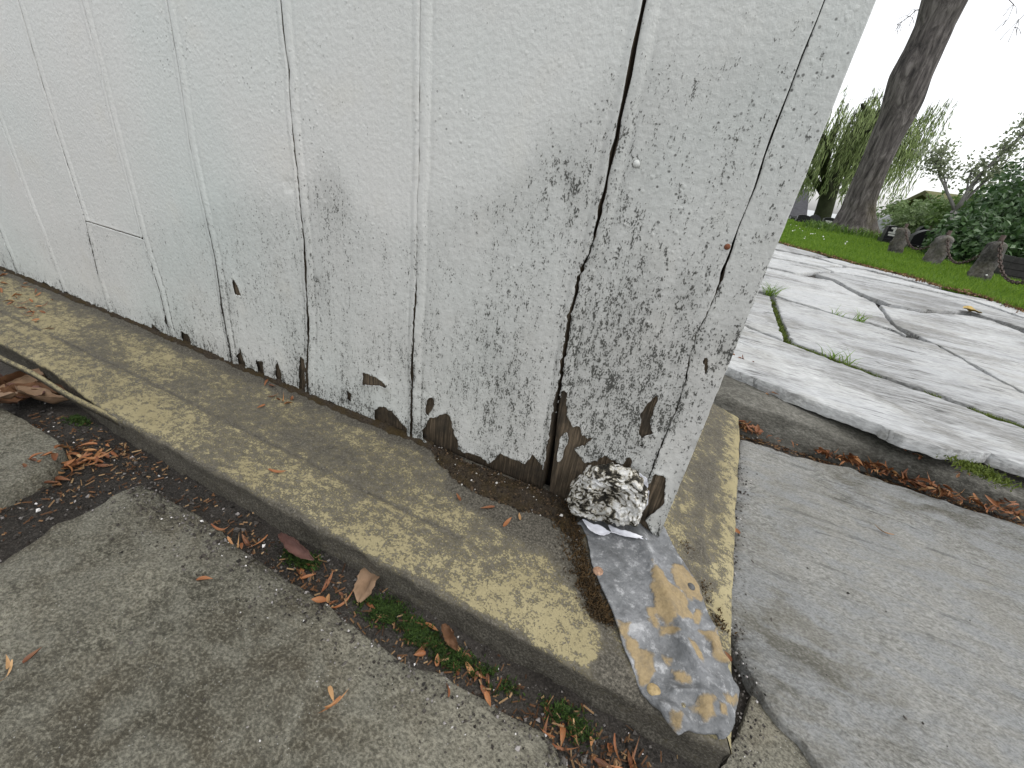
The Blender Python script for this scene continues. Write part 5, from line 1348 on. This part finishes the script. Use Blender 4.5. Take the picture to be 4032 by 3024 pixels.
for q, (px, py, rx, ry, n, lb) in enumerate(((648, 1205, .020, .010, 1500, 'small green moss patch in the joint below the purple brown leaf'), (835, 1322, .024, .011, 2200, 'dark green moss patch below the tan folded leaf'), (905, 1372, .018, .010, 1500, 'green moss patch strewn with bud scales, mid joint'),
        (985, 1425, .020, .009, 1200, 'thin dark moss patch halfway along the joint'), (1225, 1560, .020, .009, 900, 'faint moss patch near the tip of the lead sheet'), (180, 905, .018, .012, 1200, 'round green moss patch at the left end of the grit joint'), (1065, 1465, .02, .008, 700, 'thin moss film on the edge of the large near slab'))):
    moss('moss_patch', cloud(px, py, rx, ry, n, 650 + q), 0.003, lb, M_MOSS, 660 + q)
# brown moss creeping along the lead and the post foot
e = DL([(1225, 1085), (1240, 1125), (1258, 1160), (1270, 1215), (1288, 1265), (1308, 1310), (1325, 1345)])
pts = []
for a, b in zip(e[:-1], e[1:]):
    for _ in range(330):
        p = a + (b - a) * rng.random() + np.array((-0.9, -0.2)) * abs(rng.normal(0, 0.009)) + rng.normal(0, 0.002, 2); pts.append((p[0], p[1], float(sill_z(p[0], p[1]))))
moss('brown_moss', pts, 0.004, 'brown moss creeping along the left edge of the lead sheet', M_BMOSS, 671)
e = DL([(1475, 1165), (1500, 1220), (1530, 1290), (1552, 1350)]); pts = []
for a, b in zip(e[:-1], e[1:]):
    for _ in range(200):
        p = a + (b - a) * rng.random() + np.array((0.9, -0.2)) * abs(rng.normal(0, 0.006)) + rng.normal(0, 0.003, 2); pts.append((p[0], p[1], float(sill_z(p[0], p[1])) + 0.0005))
pts = [q for q in pts if fbm(np.array(q[0] * 120), np.array(q[1] * 120), 3, 5) > 0.0]
moss('brown_moss', pts, 0.0018, 'brown moss along the right edge of the lead sheet', M_BMOSS, 672)
# moss in the joints of the pale paving
def jointmoss(line, n, wid, label, seed, hgt=0.006):
    g = np.random.default_rng(seed); q = gpoly(line, ZU); pts = []
    L = np.hypot(*np.diff(q, axis=0).T); L = L / L.sum()
    for (a, b), k in zip(zip(q[:-1], q[1:]), g.multinomial(n, L)):
        for _ in range(k):
            p = a + (b - a) * g.random() + g.normal(0, wid, 2); pts.append((p[0], p[1], ZU - 0.010 + 0.004 * g.random()))
    pts = np.array(pts); pts = pts[fbm(pts[:, 0] * 14, pts[:, 1] * 14, 3, seed) > -0.35]
    moss('joint_moss', pts, hgt, label, M_YMOSS, seed, 0.0011)
jointmoss([(1663, 634), (1678, 676), (1691, 713), (1704, 739)], 1800, 0.005, 'green moss in the short joint near the white corner', 681)
jointmoss([(1704, 739), (1809, 778), (1918, 818), (2027, 854), (2136, 894), (2212, 920), (2260, 938)], 3800, 0.004, 'long mossy joint crossing the pale paving', 682)
jointmoss([(2085, 996), (2130, 1008), (2170, 1030)], 900, 0.010, 'yellow green moss on the kerb at the right', 683, 0.004)
def tuft(px, py, n, hgt, label, seed):
    c = gz(px, py, ZU); g = np.random.default_rng(seed)
    x = c[0] + g.normal(0, 0.008, n); y = c[1] + g.normal(0, 0.008, n)
    V, F = blades(x, y, np.full(n, ZU - 0.008), hgt * (0.5 + g.random(n)), np.full(n, 0.0011), 1.0, seed)
    tag(link('grass_tuft', mkmesh('grass_tuft', V, F, M_GRASS, False)), label, 'grass', 'grass tufts in the paving joints')
tuft(1664, 634, 70, 0.036, 'largest grass tuft in the paving joint beside the white corner', 691)
tuft(1798, 770, 18, 0.024, 'thin grass tuft at the left part of the long mossy joint', 692)
tuft(1830, 782, 18, 0.026, 'wispy grass tuft a little further along the mossy joint', 693)
tuft(1856, 692, 26, 0.03, 'low grass tuft in a narrow joint of the pale paving', 694)
tuft(1808, 678, 16, 0.025, 'tiny grass tuft left of the low one in the narrow joint', 695)

# -- bud scales
m = Mat('bud_scale', 0.55, 0.35, 0.0, True)
cr = m.ramp(m.rand(), [(0.0, (0.07, 0.022, 0.010)), (0.35, (0.16, 0.052, 0.018)), (0.7, (0.25, 0.095, 0.032)), (0.9, (0.34, 0.18, 0.075)), (1.0, (0.42, 0.27, 0.13))])
tp_ = m.attr('tip'); m.col(m.mix(m.mth('MULTIPLY', tp_, 0.28), cr, (0.36, 0.21, 0.10)))
m.bump(m.noise(900, 2), 0.0004, 0.5); M_BUD = m.done()
def scale_mesh(L, w, cup, curl, twist, n=6):
    V = []; F = []; tipv = []
    for i in range(n + 1):
        t = i / n; hw = w * (math.sin(math.pi * min(1, 0.08 + 0.92 * t) ** 0.8) ** 0.9 + 0.03)
        ang = curl * (t - 0.4); x = L * (t - 0.5); z = 0.5 * curl * L * (t - 0.4) ** 2; tw = twist * t
        for s in (-1, 0, 1):
            yy = s * hw; zz_ = z + (cup * hw * (abs(s)) if s else 0)
            V.append((x, yy * math.cos(tw), zz_ + yy * math.sin(tw) + 0.0006)); tipv.append(t)
    for i in range(n):
        for s in range(2): a = 3 * i + s; F.append((a, a + 1, a + 4, a + 3))
    return mkmesh('bud_scale', V, F, M_BUD, True, {'tip': tipv})
SCALES = [scale_mesh(0.017, 0.0022, 0.9, 0.5, 0.4), scale_mesh(0.013, 0.0026, 1.1, 0.9, -0.5), scale_mesh(0.022, 0.0018, 0.6, 1.4, 0.8), scale_mesh(0.011, 0.0024, 1.2, 0.3, 0.2), scale_mesh(0.026, 0.0013, 0.4, 2.4, 1.2), scale_mesh(0.019, 0.0025, 1.0, -0.6, 0.6)]
G_BUD = 'fallen tawny bud scales'
LOOK = ('straight', 'broad cupped', 'long slim', 'short stubby', 'thin curled', 'plump arched')
def bud(p, label, scale=1.0, tilt=0.35, rz=None, kind=None):
    kind = kind if kind is not None else random.randrange(6)
    if label.startswith('tawny'): label = label.replace('tawny', LOOK[kind] + ' tawny', 1)
    o = bpy.data.objects.new('bud_scale', SCALES[kind]); C.objects.link(o)
    o.location = (float(p[0]), float(p[1]), float(p[2]) + 0.0006)
    o.rotation_euler = (random.gauss(0, tilt), random.gauss(0, tilt * 0.7), random.uniform(0, 6.283) if rz is None else rz)
    s = scale * random.uniform(0.6, 1.05); o.scale = (s, s, s)
    tag(o, label, 'bud scale', G_BUD); return o
random.seed(21)
LB_K = 'tawny bud scale at the kerb foot'
KB = [(1552, 888), (1600, 924), (1640, 941), (1700, 962), (1760, 977), (1800, 991), (1880, 1014), (1960, 1046), (2040, 1076), (2130, 1098), (2212, 1120)]
kq = gpoly(KB, 0.0)
for k in range(125):
    while True:
        t = random.random() * (len(kq) - 1); i = int(t); p = kq[i] + (kq[i + 1] - kq[i]) * (t - i)
        if vnoise(np.array(p[0] * 22), np.array(0.0), 801) > random.uniform(-0.9, 0.5): break
    bud((p[0], min(0.745, p[1] + random.gauss(0, 0.006)), 0.002 + abs(random.gauss(0, 0.005))), LB_K + (', next to the white corner' if t < 2 else ', left of the middle' if t < 4.5 else ', right of the middle' if t < 7.5 else ', near the photo edge'), 1.3, 0.55)
LB_T = 'tawny bud scale lying on top of the kerb'
for (x0, y0, x1, y1, n) in ((1572, 786, 1640, 812, 16), (1650, 836, 1722, 866, 9), (1958, 956, 2004, 968, 5), (2080, 998, 2110, 1006, 4)):
    for k in range(n):
        t = random.random(); px = x0 + (x1 - x0) * t; py = y0 + (y1 - y0) * t + random.gauss(0, 5)
        p = gz(px, py, 0.058); bud((p[0], p[1], 0.058 - 0.02 * float(sstep(0.1, 0.55, p[0])) if p[1] < 0.9 else ZU + 0.003), LB_T + (' beside the white corner' if px < 1645 else ' left of its middle' if px < 1800 else ' far right'), 0.8)
LB_S = 'tawny bud scale on the left sill end'
for k in range(34):
    px = random.triangular(-20, 125, 40); py = 590 + 0.45 * max(px, 0) + random.uniform(-8, 75)
    bud(hit(px, py), LB_S + (', at the photo edge' if px < 30 else ', towards the wall' if py < 630 + 0.45 * px else ', towards the front'), 0.8)
LB_M = 'tawny bud scale on the sill below the torn board'
for px, py in ((575, 828), (588, 836), (592, 858), (600, 864), (612, 866), (625, 872), (563, 880), (630, 862)): bud(hit(px, py), LB_M, 0.8)
for px, py, lb in ((600, 1022, 'long pale bud scale alone in the middle of the yellow sill'), (990, 1076, 'bud scale on the soil left of the lump'), (1052, 1100, 'bud scale with raised wings on the soil heap'), (1096, 1130, 'slim bud scale on the dark part of the sill'), (1122, 1118, 'curled bud scale just left of the lump')):
    bud(hit(px, py), lb, 0.95, 0.15, rz=0.4 if px == 600 else None, kind=2 if px == 600 else 0)
LB_J = 'tawny bud scale in the grit joint'
JL = [(395, 1062), (470, 1115), (560, 1190), (640, 1240), (700, 1270), (800, 1330), (900, 1395), (1000, 1450), (1080, 1500), (1180, 1560), (1260, 1610), (1330, 1650), (1400, 1690)]
for k in range(66):
    t = min(0.999, random.betavariate(1.25, 1.0)) * (len(JL) - 1); i = int(t); a, b = JL[i], JL[i + 1]
    px = a[0] + (b[0] - a[0]) * (t - i) + random.gauss(0, 22); py = a[1] + (b[1] - a[1]) * (t - i) + random.gauss(0, 20)
    p = hit(px, py)
    if p[1] > Y0 - 0.004: p[1] = Y0 - 0.006 - random.random() * 0.01; p[2] = float(grit_h(p[0], p[1])) + 0.002
    bud(p, LB_J + (' beside the purple leaf' if t < 4 else ' between tan leaf and moss' if t < 6.5 else ' past the moss' if t < 9 else ' near the lead tip'), 0.85, 0.3)
LB_P = 'tawny bud scale heaped beside the raised slab'
for k in range(52):
    px = random.gauss(170, 42); py = 1000 + random.gauss(0, 16) - 0.1 * (px - 170)
    p = hit(px, py); bud((p[0], p[1], p[2] + abs(random.gauss(0, 0.004))), LB_P + (', left side' if px < 145 else ', middle' if px < 195 else ', right side'), 1.0, 0.5)
for px, py, lb in ((716, 1500, 'uppermost bud scale of the three on the large near slab'), (728, 1518, 'straight bud scale of the three on the large near slab'), (712, 1530, 'lowest bud scale of the three on the large near slab'), (442, 1252, 'single bent bud scale on the upper part of the near slab'), (20, 1435, 'bud scale at the left edge of the near slab'), (75, 1418, 'hook shaped bud scale on the left of the near slab'), (18, 1462, 'dark bud scale at the far left of the near slab'), (690, 1300, 'bud scale on the slab edge near the tan leaf'), (1215, 1620, 'pale bud scale at the bottom of the joint'), (1905, 1150, 'tiny bud scale on the streaky right slab'), (1570, 1420, 'orange bud scale at the right edge of the lead sheet'), (1584, 1150, 'bud scale against the outer edge of the return sill')):
    bud(hit(px, py), lb, 1.0, 0.12)

# -- dead leaves
def leaf_mesh(L, w, fold, curl, mat, seed):
    nx, ny = 16, 8; V = []; F = []
    for i in range(nx + 1):
        t = i / nx; hw = w * (math.sin(math.pi * (0.03 + 0.95 * t)) ** 0.75) * (1 + 0.22 * mnoise.noise(Vector((t * 6, seed * 3.3, 0))))
        for j in range(ny + 1):
            s = -1 + 2 * j / ny; y = s * hw * math.cos(fold * abs(s)); zz_ = hw * abs(s) * math.sin(fold) + 0.5 * curl * L * (t - 0.5) ** 2 + 0.0045 * mnoise.noise(Vector((t * 4 + seed, s * 1.6, seed)))
            V.append((L * (t - 0.5), y * (1 + 0.08 * math.sin(t * 40)), zz_))
    for i in range(nx):
        for j in range(ny): a = i * (ny + 1) + j; F.append((a, a + 1, a + ny + 2, a + ny + 1))
    return mkmesh('dead_leaf', V, F, mat, True)
def leafmat(name, c):
    m = Mat(name, 0.7, 0.25, 0.0, True); n = m.noise(60, 4, 0.6); s = m.noise(1, 3, 0.5, m.map((90, 400, 90)))
    cc = m.ramp(n, [(0.3, tuple(x * 0.55 for x in c)), (0.7, c)]); m.col(m.mix(m.ramp(s, [(0.55, 0.0), (0.7, 0.4)]), cc, tuple(x * 0.5 for x in c))); m.bump(s, 0.001, 0.6); return m.done()
M_PUR = leafmat('purple_leaf', (0.16, 0.085, 0.07)); M_TAN = leafmat('tan_leaf', (0.24, 0.155, 0.095)); M_BRN = leafmat('brown_leaf', (0.14, 0.07, 0.035)); M_GOLD = leafmat('gold_leaf', (0.42, 0.30, 0.10))
def leaf(px, py, L, w, fold, curl, mat, rz, rx, label, seed, dz=0.004):
    p = hit(px, py)
    if 600 < px < 1100 and p[1] > Y0 - 0.016: p = np.array((p[0], Y0 - (0.004 if px == 800 else 0.013), -0.006 if px != 800 else -0.010))
    o = bpy.data.objects.new('dead_leaf', leaf_mesh(L, w, fold, curl, mat, seed)); C.objects.link(o)
    o.location = (p[0], p[1], p[2] + dz); o.rotation_euler = (rx, 0.1, rz); return tag(o, label, 'leaf', 'dead leaves on the ground')
leaf(668, 1168, 0.047, 0.010, 1.0, 0.4, M_PUR, R_(-4), 0.75, 'purple brown curled leaf leaning on the sill front', 1, 0.010)
leaf(800, 1262, 0.044, 0.0125, 0.5, 0.15, M_TAN, R_(-72), 0.25, 'tan pointed leaf poking out from under the sill', 2, 0.008)
leaf(990, 1352, 0.024, 0.0065, 0.8, 0.6, M_BRN, R_(-30), 0.6, 'small brown leaf under the sill past the moss', 3, 0.006)
leaf(2098, 675, 0.075, 0.028, 0.4, 0.4, M_GOLD, R_(15), 0.1, 'yellow brown leaf lying in a joint of the pale paving', 4, 0.004)
random.seed(33)
for k, (px, py) in enumerate(((8, 830), (30, 842), (55, 846), (20, 862), (70, 868), (45, 880), (90, 862), (-10, 880), (105, 885), (62, 830))):
    p_l = leaf(px, py, random.uniform(0.05, 0.075), random.uniform(0.014, 0.022), random.uniform(0.3, 1.0), random.uniform(0.3, 1.6), random.choice((M_BRN, M_PUR, M_BRN, M_TAN)), random.uniform(0, 6.28), random.gauss(0, 0.4), ('uppermost', 'second', 'third', 'small curled', 'right-hand', 'lowest', 'far right', 'leftmost', 'outermost right', 'topmost middle')[k] + ' brown dead leaf of the heap under the left sill end', 10 + k, 0.006 + 0.003 * (k % 3))
# rust brown litter packed along the kerb foot and in the heap by the raised slab
n = 900; t = rng.random(n) * (len(kq) - 1.001); i_ = t.astype(int); pq = kq[i_] + (kq[i_ + 1] - kq[i_]) * (t - i_)[:, None]
k = vnoise(pq[:, 0] * 22, np.zeros(n), 801) > rng.uniform(-1.0, 0.3, n); pq = pq[k]; n = len(pq)
cx = pq[:, 0] + rng.normal(0, 0.004, n); cy = np.minimum(0.746, pq[:, 1] + rng.normal(0, 0.006, n)); zz = 0.0015 + np.abs(rng.normal(0, 0.0035, n))
a = rng.random(n) * 6.283; L = 0.0025 + 0.005 * rng.random(n); w = 0.0006 + 0.0010 * rng.random(n); dx, dy = np.cos(a), np.sin(a); tz = rng.normal(0, 0.5, n) * L
A_ = np.stack([cx - dx * L, cy - dy * L, zz - np.abs(tz) * 0.2], -1); B_ = np.stack([cx + dx * L, cy + dy * L, zz + np.abs(tz)], -1); M_ = 0.5 * (A_ + B_) + np.stack([np.zeros(n), np.zeros(n), 0.3 * L], -1); S_ = np.stack([-dy * w, dx * w, np.full(n, 0.0005)], -1)
V = np.stack([A_, M_ - S_, M_ + S_, B_], 1).reshape(-1, 3); F = np.concatenate([4 * np.arange(n)[:, None] + np.array([[0, 1, 2]]), 4 * np.arange(n)[:, None] + np.array([[1, 3, 2]])])
M_RUST = Mat('rust_litter', 0.65, 0.25); M_RUST.col(M_RUST.ramp(M_RUST.island(), [(0.0, (0.05, 0.018, 0.009)), (0.5, (0.15, 0.055, 0.02)), (0.85, (0.25, 0.11, 0.042)), (1.0, (0.38, 0.24, 0.12))]))
tag(link('bud_litter', mkmesh('bud_litter', V, F, M_RUST.done(), False)), 'rust brown litter packed along the foot of the kerb', 'leaf litter', kind='stuff')
# fine dry fibres and crumbs in the joints
n = 900; ix = rng.integers(0, len(JL) - 1, n); t = rng.random(n); jq = gpoly(JL, 0.0)
cx = jq[ix, 0] + (jq[ix + 1, 0] - jq[ix, 0]) * t + rng.normal(0, 0.018, n); cy = jq[ix, 1] + (jq[ix + 1, 1] - jq[ix, 1]) * t + rng.normal(0, 0.014, n)
lp = gpoly([(130, 960), (230, 985), (60, 930), (160, 1040), (40, 1080), (250, 960), (330, 1010), (280, 1030)], -0.01); a_ = rng.integers(0, len(lp), 900)
cx = np.concatenate([cx, lp[a_, 0] + rng.normal(0, 0.03, 900)]); cy = np.concatenate([cy, lp[a_, 1] + rng.normal(0, 0.02, 900)])
kx = rng.uniform(0.05, 0.62, 1500); cx = np.concatenate([cx, kx]); cy = np.concatenate([cy, 0.744 - np.abs(rng.normal(0, 0.010, 1500))])
k = ~in_sill(cx, cy) & ~inside_any(cx, cy, 0.008); cx, cy = cx[k], cy[k]; n = len(cx)
a = rng.random(n) * 6.283; L = 0.0012 + 0.0035 * rng.random(n) ** 3; w = 0.00025 + 0.0004 * rng.random(n)
zz = grit_h(cx, cy) + 0.0015 + 0.002 * rng.random(n)
dx, dy = np.cos(a), np.sin(a); tz = rng.normal(0, 0.3, n) * L
A_ = np.stack([cx - dx * L, cy - dy * L, zz - tz * 0.3], -1); B_ = np.stack([cx + dx * L, cy + dy * L, zz + np.abs(tz)], -1); S_ = np.stack([-dy * w, dx * w, np.full(n, 0.0004)], -1)
V = np.stack([A_ - S_, A_ + S_, B_ + S_, B_ - S_], 1).reshape(-1, 3); F = 4 * np.arange(n)[:, None] + np.array([[0, 1, 2, 3]])
tag(link('leaf_crumbs', mkmesh('leaf_crumbs', V, F, M_CRUMB, False)), 'fine brown leaf crumbs and fibres mixed into the grit', 'leaf litter', kind='stuff')
